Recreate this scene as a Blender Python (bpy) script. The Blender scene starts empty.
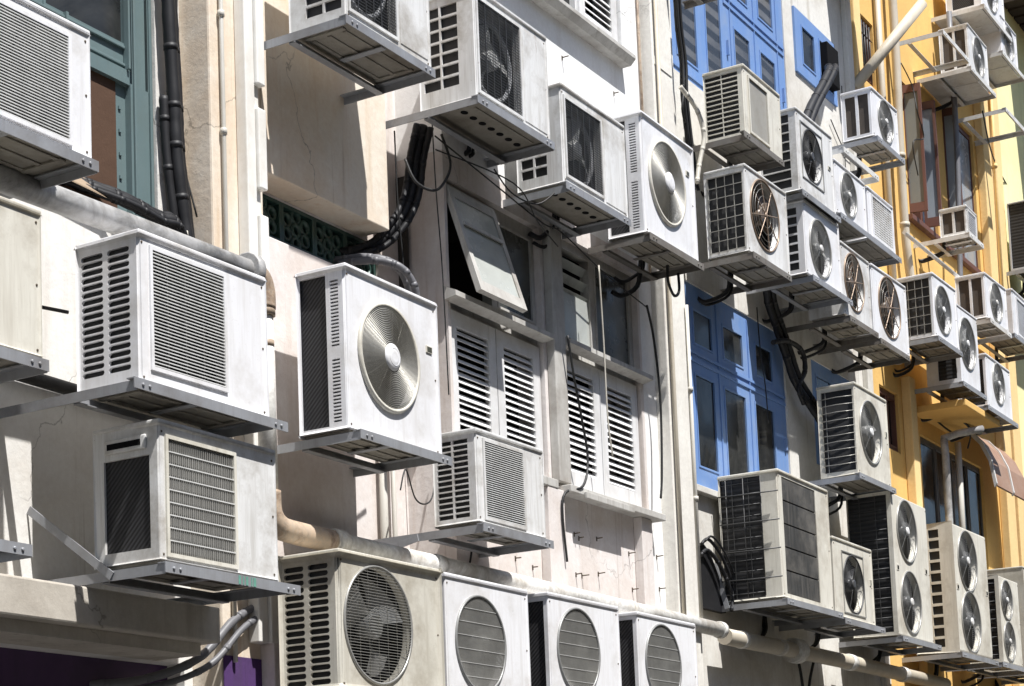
import bpy, bmesh, math, random
from mathutils import Vector, Matrix
R = math.radians
random.seed(7)
S = bpy.context.scene
C = S.collection

# ------------------------------------------------------------------ materials
def new_mat(name):
    m = bpy.data.materials.new(name); m.use_nodes = True
    nt = m.node_tree
    b = nt.nodes['Principled BSDF']
    return m, nt, b

def node(nt, t, **kw):
    n = nt.nodes.new(t)
    for k, v in kw.items(): setattr(n, k, v)
    return n

def coords(nt, scale=(1, 1, 1), rnd=True):
    """object coordinates, shifted by a random amount per object so no two objects share a pattern"""
    tc = node(nt, 'ShaderNodeTexCoord')
    mp = node(nt, 'ShaderNodeMapping'); mp.inputs['Scale'].default_value = scale
    if rnd:
        oi = node(nt, 'ShaderNodeObjectInfo')
        mul = node(nt, 'ShaderNodeMath', operation='MULTIPLY'); mul.inputs[1].default_value = 60
        nt.links.new(oi.outputs['Random'], mul.inputs[0])
        add = node(nt, 'ShaderNodeVectorMath', operation='ADD')
        nt.links.new(tc.outputs['Object'], add.inputs[0]); nt.links.new(mul.outputs[0], add.inputs[1])
        nt.links.new(add.outputs[0], mp.inputs['Vector'])
    else:
        nt.links.new(tc.outputs['Object'], mp.inputs['Vector'])
    return mp.outputs[0]

def noise(nt, vec, scale, detail=5, rough=.6, dist=0):
    n = node(nt, 'ShaderNodeTexNoise')
    n.inputs['Scale'].default_value = scale; n.inputs['Detail'].default_value = detail
    n.inputs['Roughness'].default_value = rough; n.inputs['Distortion'].default_value = dist
    nt.links.new(vec, n.inputs['Vector'])
    return n.outputs['Fac']

def ramp(nt, fac, a, b, va=0., vb=1.):
    r = node(nt, 'ShaderNodeMapRange'); r.clamp = True
    r.inputs['From Min'].default_value = a; r.inputs['From Max'].default_value = b
    r.inputs['To Min'].default_value = va; r.inputs['To Max'].default_value = vb
    nt.links.new(fac, r.inputs['Value'])
    return r.outputs[0]

def mixc(nt, fac, c1, c2):
    m = node(nt, 'ShaderNodeMix', data_type='RGBA')
    if isinstance(fac, float): m.inputs[0].default_value = fac
    else: nt.links.new(fac, m.inputs[0])
    for i, c in ((6, c1), (7, c2)):
        if isinstance(c, tuple): m.inputs[i].default_value = (*c, 1)
        else: nt.links.new(c, m.inputs[i])
    return m.outputs[2]

def mathn(nt, op, a, b):
    m = node(nt, 'ShaderNodeMath', operation=op)
    for i, v in enumerate((a, b)):
        if isinstance(v, (int, float)): m.inputs[i].default_value = v
        else: nt.links.new(v, m.inputs[i])
    return m.outputs[0]

def bump(nt, b, h, strength=.2, dist=.01):
    n = node(nt, 'ShaderNodeBump'); n.inputs['Strength'].default_value = strength; n.inputs['Distance'].default_value = dist
    nt.links.new(h, n.inputs['Height']); nt.links.new(n.outputs[0], b.inputs['Normal'])

def paint(name, col, dirt=(.28, .25, .20), amt=.5, rough=.45, streak=.6, metal=0., spec=.4):
    """weathered paint: broad patches, rain streaks and fine specks of dirt"""
    m, nt, b = new_mat(name)
    v = coords(nt)
    vs = coords(nt, (14, 14, .9))
    big = ramp(nt, noise(nt, v, 2.6, 7, .7), .46, .74)
    st = ramp(nt, noise(nt, vs, 1.3, 5, .65), .48, .74, 0, streak)
    sp = ramp(nt, noise(nt, v, 55, 3, .7), .62, .75, 0, .5)
    fine = ramp(nt, noise(nt, coords(nt, (34, 34, 1.6)), 1.2, 5, .72), .5, .76, 0, .5)
    mask = mathn(nt, 'MULTIPLY', mathn(nt, 'MAXIMUM', mathn(nt, 'MAXIMUM', big, st), mathn(nt, 'MAXIMUM', sp, fine)), amt)
    c = mixc(nt, mask, col, dirt)
    ru = ramp(nt, noise(nt, coords(nt, (13, 13, 1.5)), 1.6, 7, .74), .665, .74, 0, .85*amt)
    c = mixc(nt, ru, c, (.20, .105, .05) if max(col) > .3 else dirt)
    nt.links.new(c, b.inputs['Base Color'])
    rr = ramp(nt, noise(nt, v, 7), .3, .7, rough - .08, rough + .15)
    nt.links.new(rr, b.inputs['Roughness'])
    b.inputs['Metallic'].default_value = metal
    b.inputs['Specular IOR Level'].default_value = spec
    bump(nt, b, noise(nt, v, 9, 3), .12, .006)
    return m

def plaster(name, col, stain, amt=.6, crack=True, rough=.9):
    m, nt, b = new_mat(name)
    v = coords(nt, rnd=False)
    vs = coords(nt, (5, 5, .35), rnd=False)
    big = ramp(nt, noise(nt, v, 1.1, 8, .68, .4), .45, .78)
    st = ramp(nt, noise(nt, vs, 1.6, 6, .65), .5, .8)
    mask = mathn(nt, 'MULTIPLY', mathn(nt, 'MAXIMUM', big, st), amt)
    c = mixc(nt, mask, col, stain)
    fine = ramp(nt, noise(nt, v, 38, 4, .7), .3, .75, 0, .16)
    c = mixc(nt, fine, c, (stain[0] * .6, stain[1] * .6, stain[2] * .6))
    runs = ramp(nt, noise(nt, coords(nt, (11, 11, .28), rnd=False), 1.5, 6, .7), .61, .76, 0, amt*.7)
    c = mixc(nt, runs, c, (stain[0]*.55, stain[1]*.52, stain[2]*.5))
    if crack:
        vo = node(nt, 'ShaderNodeTexVoronoi', feature='DISTANCE_TO_EDGE')
        vo.inputs['Scale'].default_value = .9
        ds = node(nt, 'ShaderNodeTexNoise'); ds.inputs['Scale'].default_value = 3.5; ds.inputs['Detail'].default_value = 6
        nt.links.new(v, ds.inputs['Vector'])
        ad = node(nt, 'ShaderNodeMix', data_type='VECTOR'); ad.inputs[0].default_value = .32
        nt.links.new(v, ad.inputs[4]); nt.links.new(ds.outputs['Color'], ad.inputs[5])
        nt.links.new(ad.outputs[1], vo.inputs['Vector'])
        cr = ramp(nt, vo.outputs['Distance'], .0, .0035, .55, 0)
        cr = mathn(nt, 'MULTIPLY', cr, ramp(nt, noise(nt, v, .7, 2), .54, .6))
        c = mixc(nt, cr, c, (.09, .075, .06))
    nt.links.new(c, b.inputs['Base Color'])
    b.inputs['Roughness'].default_value = rough
    b.inputs['Specular IOR Level'].default_value = .2
    h = mathn(nt, 'ADD', noise(nt, v, 22, 6, .7), mathn(nt, 'MULTIPLY', noise(nt, v, 3, 3), 2.))
    bump(nt, b, h, .22, .012)
    return m

def blotch(name, c1, c2, scale):
    m, nt, b = new_mat(name)
    v = coords(nt)
    f = ramp(nt, noise(nt, v, scale, 7, .7, .5), .44, .62)
    g = ramp(nt, noise(nt, v, scale*6, 4, .7), .35, .7, 0, .5)
    nt.links.new(mixc(nt, g, mixc(nt, f, c1, c2), (.3, .28, .25)), b.inputs['Base Color'])
    b.inputs['Roughness'].default_value = .5
    bump(nt, b, f, .3, .003)
    return m

def plain(name, col, rough=.5, metal=0., spec=.4, var=.25, scale=12):
    m, nt, b = new_mat(name)
    v = coords(nt)
    f = ramp(nt, noise(nt, v, scale, 5, .65), .3, .75)
    d = tuple(c * (1 - var) for c in col)
    nt.links.new(mixc(nt, f, col, d), b.inputs['Base Color'])
    b.inputs['Roughness'].default_value = rough; b.inputs['Metallic'].default_value = metal
    b.inputs['Specular IOR Level'].default_value = spec
    return m

def fins(name, c1, c2, axis, scale, rough=.6, metal=.0, diag=False):
    """coil fins: fine lines, a little bent and dusty"""
    m, nt, b = new_mat(name)
    tc = node(nt, 'ShaderNodeTexCoord')
    w = node(nt, 'ShaderNodeTexWave', wave_type='BANDS', bands_direction='DIAGONAL' if diag else axis)
    w.inputs['Scale'].default_value = scale; w.inputs['Distortion'].default_value = .35; w.inputs['Detail Scale'].default_value = .6
    nt.links.new(tc.outputs['Object'], w.inputs['Vector'])
    v = coords(nt)
    f = mathn(nt, 'MULTIPLY', ramp(nt, w.outputs['Fac'], .25, .8), ramp(nt, noise(nt, v, 5, 6, .7), .25, .75, .25, 1.))
    nt.links.new(mixc(nt, f, c1, c2), b.inputs['Base Color'])
    b.inputs['Roughness'].default_value = rough; b.inputs['Metallic'].default_value = metal
    bump(nt, b, w.outputs['Fac'], .4, .003)
    return m

def glassmat(name, col, rough=.06, dirt=.25):
    m, nt, b = new_mat(name)
    v = coords(nt)
    f = ramp(nt, noise(nt, v, 2.2, 6, .7, .6), .4, .8, 0, dirt)
    nt.links.new(mixc(nt, f, col, (.22, .22, .2)), b.inputs['Base Color'])
    nt.links.new(ramp(nt, noise(nt, v, 4, 4), .35, .7, rough, rough + .22), b.inputs['Roughness'])
    b.inputs['Specular IOR Level'].default_value = .35
    bump(nt, b, noise(nt, v, 1.6, 2), .06, .02)
    return m

def reflection_bands(name, c1, c2):  # stripes mirrored in the panes, painted into the glass colour
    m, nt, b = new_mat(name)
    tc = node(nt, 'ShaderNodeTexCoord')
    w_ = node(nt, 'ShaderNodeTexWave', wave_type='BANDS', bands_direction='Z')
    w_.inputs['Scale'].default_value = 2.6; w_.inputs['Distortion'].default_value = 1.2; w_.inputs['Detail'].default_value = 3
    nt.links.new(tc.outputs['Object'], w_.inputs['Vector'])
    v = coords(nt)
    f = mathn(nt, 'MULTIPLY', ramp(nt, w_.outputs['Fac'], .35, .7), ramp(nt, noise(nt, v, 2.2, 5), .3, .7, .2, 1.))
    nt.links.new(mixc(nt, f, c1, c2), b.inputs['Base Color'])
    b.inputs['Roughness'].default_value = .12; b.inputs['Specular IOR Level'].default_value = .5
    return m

M = {}
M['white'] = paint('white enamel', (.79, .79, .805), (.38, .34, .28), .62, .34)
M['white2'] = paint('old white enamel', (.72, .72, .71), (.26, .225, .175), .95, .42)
M['cream'] = paint('yellowed enamel', (.60, .575, .50), (.25, .21, .15), .85, .5)
M['cream2'] = paint('aged cream enamel', (.69, .665, .585), (.27, .225, .16), .78, .45)
M['greyp'] = paint('grey enamel', (.46, .47, .49), (.22, .20, .17), .5, .5)
M['steel'] = paint('galvanised angle iron', (.36, .37, .39), (.13, .105, .08), .6, .5, .5, .35)
M['steel2'] = paint('dark stained angle iron', (.20, .19, .175), (.10, .065, .04), .8, .65, .6, .2)
M['steelw'] = paint('white painted angle iron', (.66, .66, .64), (.25, .19, .13), .6, .5)
M['pan'] = paint('grimy steel pan', (.30, .28, .24), (.11, .085, .06), .85, .7, .5, .2)
M['coil'] = fins('black coil fins', (.006, .006, .007), (.045, .045, .047), 'Y', 60)
M['coilx'] = fins('dark coil fins', (.008, .008, .009), (.07, .07, .07), 'X', 60)
M['coilrow'] = fins('black coil rows', (.005, .005, .006), (.035, .035, .037), 'Z', 9)
M['coild'] = fins('black diagonal mesh', (.004, .004, .005), (.05, .05, .055), 'X', 26, diag=True)
M['coilbr'] = fins('brown coil fins', (.03, .022, .016), (.13, .10, .075), 'Y', 45)
M['coilgr'] = fins('dusty grey coil fins', (.12, .12, .115), (.36, .36, .34), 'X', 40)
M['black'] = plain('black void', (.008, .008, .009), .9, 0, .1)
M['fan_dark'] = plain('dark fan plastic', (.05, .05, .052), .35)
M['fan_grey'] = plain('grey fan plastic', (.10, .10, .10), .28)
M['fan_pale'] = plain('pale fan plastic', (.30, .30, .29), .25)
M['fan_lite'] = plain('light fan plastic', (.62, .62, .60), .3)
M['fan_brown'] = plain('brown fan plastic', (.17, .125, .09), .3, var=.35)
M['wire'] = plain('grey grille wire', (.42, .41, .38), .35, .4)
M['wire_m'] = plain('mid grey grille wire', (.30, .30, .29), .4, .2)
M['wire_w'] = plain('white grille wire', (.70, .70, .68), .4)
M['wire_d'] = plain('dark grille wire', (.09, .09, .09), .45, .3)
M['wire_b'] = plain('bronze grille wire', (.34, .25, .18), .4, .3)
M['chrome'] = plain('worn bare steel wire', (.50, .485, .44), .44, .7)
M['darkpanel'] = paint('dark dusty panel', (.035, .034, .032), (.26, .24, .21), .6, .55, .8)
M['perf'] = paint('perforated grey panel', (.33, .32, .29), (.16, .14, .11), .5, .6)
M['badge'] = plain('dark badge', (.07, .07, .05), .4)
M['wall_w'] = plaster('white plaster', (.86, .86, .85), (.58, .53, .47), .42)
M['wall_l'] = plaster('off white plaster', (.78, .77, .74), (.50, .43, .35), .6)
M['wall_pink'] = plaster('pinkish cream plaster', (.74, .70, .675), (.46, .35, .27), .8)
M['wall_cream'] = plaster('cream plaster', (.80, .735, .635), (.58, .39, .22), .85)
M['wall_blue'] = plaster('pale grey cream plaster', (.73, .715, .67), (.38, .33, .26), .8)
M['wall_or'] = plaster('orange plaster', (.78, .50, .17), (.58, .36, .14), .6, False)
M['wall_or2'] = plaster('light orange plaster', (.87, .64, .31), (.62, .42, .2), .4, False)
M['wall_ye'] = plaster('yellow plaster', (.90, .85, .47), (.6, .54, .26), .4, False)
M['pilaster'] = plaster('peeling white paint', (.82, .80, .74), (.36, .30, .24), .45)
M['conc'] = plaster('weathered concrete', (.60, .56, .49), (.22, .18, .14), .8)
M['purple'] = plaster('purple paint', (.09, .042, .15), (.07, .045, .09), .8, False)
M['purple_w'] = paint('purple joinery paint', (.075, .035, .11), (.03, .02, .035), .6, .5)
M['teal'] = paint('teal joinery paint', (.125, .18, .185), (.12, .15, .14), .6, .55)
M['blue'] = paint('blue joinery paint', (.15, .27, .54), (.33, .38, .46), .5, .5)
M['shutter'] = paint('white shutter paint', (.74, .74, .74), (.30, .27, .22), .5, .55, .9)
M['brownw'] = paint('brown joinery paint', (.15, .068, .05), (.08, .045, .03), .5, .5)
M['wood'] = plaster('weathered board', (.10, .058, .038), (.08, .045, .03), .7, False)
M['card'] = plaster('old plywood', (.36, .28, .20), (.18, .12, .08), .7, False)
M['greyw'] = paint('grey weathered timber', (.52, .51, .48), (.22, .19, .16), .8, .8, .9)
M['glass'] = glassmat('dark window glass', (.012, .013, .014))
M['glass_l'] = glassmat('pale bluish window glass', (.30, .34, .38), .12, .5)
M['glass_p'] = glassmat('pale streaked window glass', (.46, .48, .45), .16, .6)  # pale base colour stands in for light reflected by the pane
M['glass_b'] = reflection_bands('window glass with painted reflections', (.035, .037, .04), (.16, .16, .16))  # banded colour imitates reflections, nothing hangs behind the glass
M['glass_o'] = glassmat('old dusty window glass', (.05, .052, .046), .2, .6)
M['glass_d'] = glassmat('dirty window glass', (.20, .21, .20), .22, .8)
M['vent'] = plain('green glazed vent block', (.04, .085, .07), .35, 0, .5, .5, 9)
M['pipe_g'] = blotch('patched grey pipe paint', (.44, .44, .44), (.17, .17, .17), 5)
M['pipe_w'] = blotch('peeling white pipe paint', (.78, .77, .73), (.50, .46, .40), 5)
M['trunk'] = paint('white trunking paint', (.82, .81, .77), (.45, .38, .28), .5, .45)
M['pipe_b'] = paint('beige pipe paint', (.52, .47, .38), (.28, .22, .15), .6, .5)
M['rust'] = blotch('rusted fitting', (.50, .38, .27), (.20, .12, .07), 9)
M['rubber'] = plain('black pipe insulation', (.016, .016, .018), .55, 0, .35, .4, 20)
M['tube_g'] = plain('grey flexible conduit', (.16, .16, .17), .45)
M['cable'] = plain('black cable', (.018, .018, .018), .5)
M['cable_g'] = plain('dirty white hose', (.55, .52, .45), .5)
M['lead'] = paint('pale conduit', (.55, .53, .48), (.3, .26, .2), .5, .5)
M['nail'] = plain('rusty nail', (.10, .075, .05), .7)
M['awning'] = plaster('brown sheet awning', (.30, .17, .11), (.42, .33, .27), .7, False, .5)
M['eave'] = plain('dark brown eave boards', (.035, .022, .018), .7)
M['asphalt'] = plaster('lane concrete', (.075, .073, .07), (.04, .038, .036), .6, True)

# ------------------------------------------------------------------ mesh builder
CAM_SCALE = None
class MB:
    def __init__(s): s.bm = bmesh.new()
    def _v(s, p): return s.bm.verts.new(p)
    def face(s, pts, mi=0):
        f = s.bm.faces.new([s._v(p) for p in pts]); f.material_index = mi; return f
    def box(s, x0, y0, z0, x1, y1, z1, mi=0, bev=0.):
        vs = [s._v(p) for p in ((x0,y0,z0),(x1,y0,z0),(x1,y1,z0),(x0,y1,z0),(x0,y0,z1),(x1,y0,z1),(x1,y1,z1),(x0,y1,z1))]
        fs = [s.bm.faces.new([vs[i] for i in q]) for q in ((3,2,1,0),(4,5,6,7),(0,1,5,4),(1,2,6,5),(2,3,7,6),(3,0,4,7))]
        for f in fs: f.material_index = mi
        if bev:
            es = list({e for f in fs for e in f.edges})
            r = bmesh.ops.bevel(s.bm, geom=es, offset=bev, segments=2, profile=.5, affect='EDGES', clamp_overlap=True, material=-1)
        return s
    def obox(s, mat, x0, y0, z0, x1, y1, z1, mi=0):
        """box in a local frame"""
        n0 = len(s.bm.verts)
        s.box(x0, y0, z0, x1, y1, z1, mi)
        s.bm.verts.ensure_lookup_table()
        for v in s.bm.verts[n0:]: v.co = mat @ v.co
        return s
    def bar(s, a, b, w, t, mi=0):
        """flat bar from a to b"""
        a, b = Vector(a), Vector(b); d = (b - a); L = d.length
        q = d.to_track_quat('Z', 'Y').to_matrix().to_4x4(); q.translation = a
        return s.obox(q, -w/2, -t/2, 0, w/2, t/2, L, mi)
    def tube(s, pts, r, n=8, smooth_path=0, mi=0, caps=True, radii=None):
        pts = [Vector(p) for p in pts]
        if smooth_path:
            P = [pts[0]] + pts + [pts[-1]]; out = []
            for i in range(1, len(P) - 2):
                p0, p1, p2, p3 = P[i-1:i+3]
                for k in range(smooth_path):
                    t = k / smooth_path
                    out.append(.5*((2*p1)+(-p0+p2)*t+(2*p0-5*p1+4*p2-p3)*t*t+(-p0+3*p1-3*p2+p3)*t**3))
            out.append(pts[-1]); pts = out
        rings = []; up = None
        for i, p in enumerate(pts):
            d = (pts[min(i+1, len(pts)-1)] - pts[max(i-1, 0)]).normalized()
            if up is None:
                up = Vector((0, 0, 1)) if abs(d.z) < .9 else Vector((1, 0, 0))
            side = d.cross(up).normalized(); up = side.cross(d).normalized()
            rr = radii[i] if radii else r
            rings.append([s._v(p + (side*math.cos(2*math.pi*k/n) + up*math.sin(2*math.pi*k/n))*rr) for k in range(n)])
        for a, b in zip(rings, rings[1:]):
            for k in range(n):
                f = s.bm.faces.new((a[k], a[(k+1)%n], b[(k+1)%n], b[k])); f.material_index = mi; f.smooth = True
        if caps:
            for rg in (rings[0][::-1], rings[-1]):
                f = s.bm.faces.new(rg); f.material_index = mi
        return s
    def ring(s, c, rad, r, seg=40, n=5, mi=0, sy=1.):
        """torus in the x-z plane"""
        c = Vector(c); rows = []
        for i in range(seg):
            a = 2*math.pi*i/seg; d = Vector((math.cos(a), 0, math.sin(a)))
            rows.append([s._v(c + d*(rad + r*math.cos(2*math.pi*k/n)) + Vector((0, r*sy*math.sin(2*math.pi*k/n), 0))) for k in range(n)])
        for i in range(seg):
            a, b = rows[i], rows[(i+1) % seg]
            for k in range(n):
                f = s.bm.faces.new((a[k], b[k], b[(k+1)%n], a[(k+1)%n])); f.material_index = mi; f.smooth = True
        return s
    def lathe(s, c, prof, seg=32, mi=0):
        """profile of (radius, y) turned about the y axis through c"""
        c = Vector(c); rows = []
        for rad, y in prof:
            rows.append([s._v(c + Vector((rad*math.cos(2*math.pi*i/seg), y, rad*math.sin(2*math.pi*i/seg)))) for i in range(seg)])
        for a, b in zip(rows, rows[1:]):
            for i in range(seg):
                f = s.bm.faces.new((a[i], a[(i+1)%seg], b[(i+1)%seg], b[i])); f.material_index = mi; f.smooth = True
        f = s.bm.faces.new(rows[0]); f.material_index = mi
        f = s.bm.faces.new(rows[-1][::-1]); f.material_index = mi
        return s
    def prism(s, poly, axis, a, b, mi=0):
        """2D polygon extruded along an axis ('x': poly is (y,z), 'y': (x,z), 'z': (x,y))"""
        def P(p, t): return {'x': (t, p[0], p[1]), 'y': (p[0], t, p[1]), 'z': (p[0], p[1], t)}[axis]
        A = [s._v(P(p, a)) for p in poly]; B = [s._v(P(p, b)) for p in poly]
        n = len(poly)
        s.bm.faces.new(A).material_index = mi; s.bm.faces.new(B[::-1]).material_index = mi
        for i in range(n): s.bm.faces.new((A[i], B[i], B[(i+1)%n], A[(i+1)%n])).material_index = mi
        return s
    def holed(s, rect, loops, to3d, inward, depth, mi=0):
        """flat panel with holes; each hole gets its own inner wall"""
        (a0, b0, a1, b1) = rect
        outer = [s._v(to3d(a, b)) for a, b in ((a0,b0),(a1,b0),(a1,b1),(a0,b1))]
        es = [s.bm.edges.new((outer[i], outer[(i+1)%4])) for i in range(4)]
        hl = []
        for lp in loops:
            vs = [s._v(to3d(a, b)) for a, b in lp]
            es += [s.bm.edges.new((vs[i], vs[(i+1)%len(vs)])) for i in range(len(vs))]
            hl.append(vs)
        r = bmesh.ops.triangle_fill(s.bm, use_beauty=True, use_dissolve=False, edges=es)
        iv = Vector(inward) * depth
        for vs in hl:
            n = len(vs); ins = [s._v(v.co + iv) for v in vs]
            for i in range(n):
                f = s.bm.faces.new((vs[i], vs[(i+1)%n], ins[(i+1)%n], ins[i])); f.material_index = mi
                if n > 12: f.smooth = True
        return outer
    def build(s, name, mats, parent=None, loc=None):
        if CAM_SCALE:                                # scales each house about the camera, with its root location shifted to match
            for v in s.bm.verts: v.co = (v.co - CAM_SCALE[0])*CAM_SCALE[1]
        if not isinstance(mats, (list, tuple)): mats = [mats]
        bmesh.ops.recalc_face_normals(s.bm, faces=s.bm.faces)
        me = bpy.data.meshes.new(name); s.bm.to_mesh(me); s.bm.free()
        for m in mats: me.materials.append(M[m] if isinstance(m, str) else m)
        o = bpy.data.objects.new(name, me); C.objects.link(o)
        if parent is not None: o.parent = parent
        if loc: o.location = loc
        return o

def tag(o, label, cat, group=None, kind=None):
    if label: o['label'] = label
    if cat: o['category'] = cat
    if group: o['group'] = group
    if kind: o['kind'] = kind
    return o

def thing(name, label, cat, loc=(0, 0, 0), group=None):
    o = bpy.data.objects.new(name, None); C.objects.link(o); o.location = loc
    o.empty_display_size = .1
    return tag(o, label, cat, group)

def circle(cx, cz, r, n=40):
    return [(cx + r*math.cos(2*math.pi*i/n), cz + r*math.sin(2*math.pi*i/n)) for i in range(n)]
def rect(a0, b0, a1, b1): return [(a0,b0),(a1,b0),(a1,b1),(a0,b1)]
def stadium(a0, b0, a1, b1, n=4):
    r = (b1-b0)/2; cb = (b0+b1)/2; o = []
    for i in range(n+1):
        t = -math.pi/2 + math.pi*i/n; o.append((a1-r+r*math.cos(t), cb+r*math.sin(t)))
    for i in range(n+1):
        t = math.pi/2 + math.pi*i/n; o.append((a0+r+r*math.cos(t), cb+r*math.sin(t)))
    return o

# ------------------------------------------------------------------ air conditioners
def fan_mb(cx, cz, r, blades=4, y=.05, a0=.3, sweep=1.0):
    mb = MB()
    for k in range(blades):
        base = a0 + 2*math.pi*k/blades; rows = []
        for i in range(7):
            t = i/6; rad = r*(.24 + .70*t); row = []
            for j in range(5):
                u = j/4; ang = base + sweep*(u-.5)*(.75+.5*t) + .25*t
                row.append(mb._v((cx+rad*math.cos(ang), y + .075*(u-.5) + .01*math.sin(3.1*u), cz+rad*math.sin(ang))))
            rows.append(row)
        for a, b in zip(rows, rows[1:]):
            for j in range(4):
                f = mb.bm.faces.new((a[j], a[j+1], b[j+1], b[j])); f.smooth = True
    mb.lathe((cx, 0, cz), [(r*.2, y-.045), (r*.26, y-.035), (r*.27, y+.03), (r*.2, y+.04)], 24)
    return mb

def grille_round(kind, cx, cz, r):
    """returns (mesh builder, materials)"""
    mb = MB()
    if kind == 'rings':                          # close concentric rings, spokes, white centre cap
        mb.ring((cx, -.006, cz), r+.006, .013, 48, 6, 0)
        n = 22
        for i in range(n):
            rad = r*(.27 + .70*i/(n-1)); mb.ring((cx, -.012 - .012*(1-(rad/r)**2), cz), rad, .0026, 44, 4, 1)
        for k in range(14):
            a = 2*math.pi*k/14 + .1
            p = [(cx+r*t*math.cos(a), -.008-.012*(1-t*t), cz+r*t*math.sin(a)) for t in (.2, .6, 1.)]
            mb.tube(p, .0026, 4, mi=1, caps=False)
        mb.lathe((cx, 0, cz), [(r*.10, -.04), (r*.2, -.036), (r*.265, -.028), (r*.27, -.016)], 32, 2)
        mb.ring((cx, -.036, cz), r*.17, .003, 28, 4, 2)
        return mb, ['cream2', 'chrome', 'white']
    if kind == 'hbars':                          # close horizontal bars
        mb.ring((cx, -.002, cz), r+.004, .008, 48, 5, 0)
        n = 40
        for i in range(1, n):
            z = -r + 2*r*i/n; hw = math.sqrt(max(r*r - z*z, 0))
            mb.box(cx-hw, -.006, cz+z-.0011, cx+hw, -.002, cz+z+.0011, 1)
        for i in range(-3, 4):
            x = i*r*.28; hh = math.sqrt(r*r-x*x); mb.box(cx+x-.001, -.0015, cz-hh, cx+x+.001, .001, cz+hh, 1)
        return mb, ['wire', 'wire']
    if kind == 'sparse':                         # fine vertical wires tied by a few pale horizontals
        mb.ring((cx, -.004, cz), r+.003, .008, 48, 5, 0)
        n = 64
        for i in range(1, n):
            x = -r + 2*r*i/n; hh = math.sqrt(max(r*r - x*x, 0))
            mb.box(cx+x-.0009, -.004, cz-hh, cx+x+.0009, -.001, cz+hh, 1)
        for i in range(1, 7):
            z = -r + 2*r*i/7; hw = math.sqrt(r*r-z*z)
            mb.box(cx-hw, -.0062, cz+z-.0009, cx+hw, -.0045, cz+z+.0009, 2)
        return mb, ['wire_m', 'wire', 'wire_w']
    if kind in ('arms', 'arms_thin'):            # eight long radial rods, few rings
        mb.ring((cx, -.004, cz), r+.003, .007, 48, 5, 0)
        for k in range(8):
            a = 2*math.pi*k/8 + .2
            mb.tube([(cx, -.014, cz), (cx+r*math.cos(a), -.004, cz+r*math.sin(a))], .0045, 5, mi=0, caps=False)
        for t in (.35, .55, .75, .9): mb.ring((cx, -.01, cz), r*t, .0016, 36, 4, 1)
        mb.lathe((cx, 0, cz), [(r*.03, -.022), (r*.08, -.018), (r*.09, -.008)], 16, 0)
        return mb, ['wire_b', 'wire']
    if kind == 'dark':                           # thin dark rings, set in a shallow square frame
        mb.ring((cx, -.003, cz), r+.003, .006, 48, 5, 0)
        for i in range(12): mb.ring((cx, -.003, cz), r*(.16+.8*i/11), .0011, 40, 4, 1)
        for k in range(6):
            a = math.pi*k/3; mb.tube([(cx, -.002, cz), (cx+r*math.cos(a), -.002, cz+r*math.sin(a))], .0018, 4, mi=1, caps=False)
        mb.lathe((cx, 0, cz), [(r*.1, -.012), (r*.17, -.009), (r*.18, -.003)], 20, 1)
        q = r+.02
        for e in ((cx-q, cz-q, cx+q, cz-q+.008), (cx-q, cz+q-.008, cx+q, cz+q), (cx-q, cz-q+.008, cx-q+.008, cz+q-.008), (cx+q-.008, cz-q+.008, cx+q, cz+q-.008)):
            mb.box(e[0], -.007, e[1], e[2], .001, e[3], 2)
        return mb, ['wire_d', 'wire_d', 'wire']
    # 'open': rings of thin wire and a small cap, the fan well in sight
    mb.ring((cx, -.004, cz), r+.004, .009, 48, 5, 0)
    n = 13
    for i in range(n):
        rad = r*(.16 + .8*i/(n-1)); mb.ring((cx, -.008, cz), rad, .0011, 40, 4, 1)
    for k in range(8):
        a = 2*math.pi*k/8
        mb.tube([(cx+r*.1*math.cos(a), -.006, cz+r*.1*math.sin(a)), (cx+r*math.cos(a), -.004, cz+r*math.sin(a))], .0016, 4, mi=1, caps=False)
    mb.lathe((cx, 0, cz), [(r*.08, -.022), (r*.14, -.016), (r*.15, -.008)], 20, 2)
    return mb, ['wire', 'wire_m', 'white2']

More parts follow.
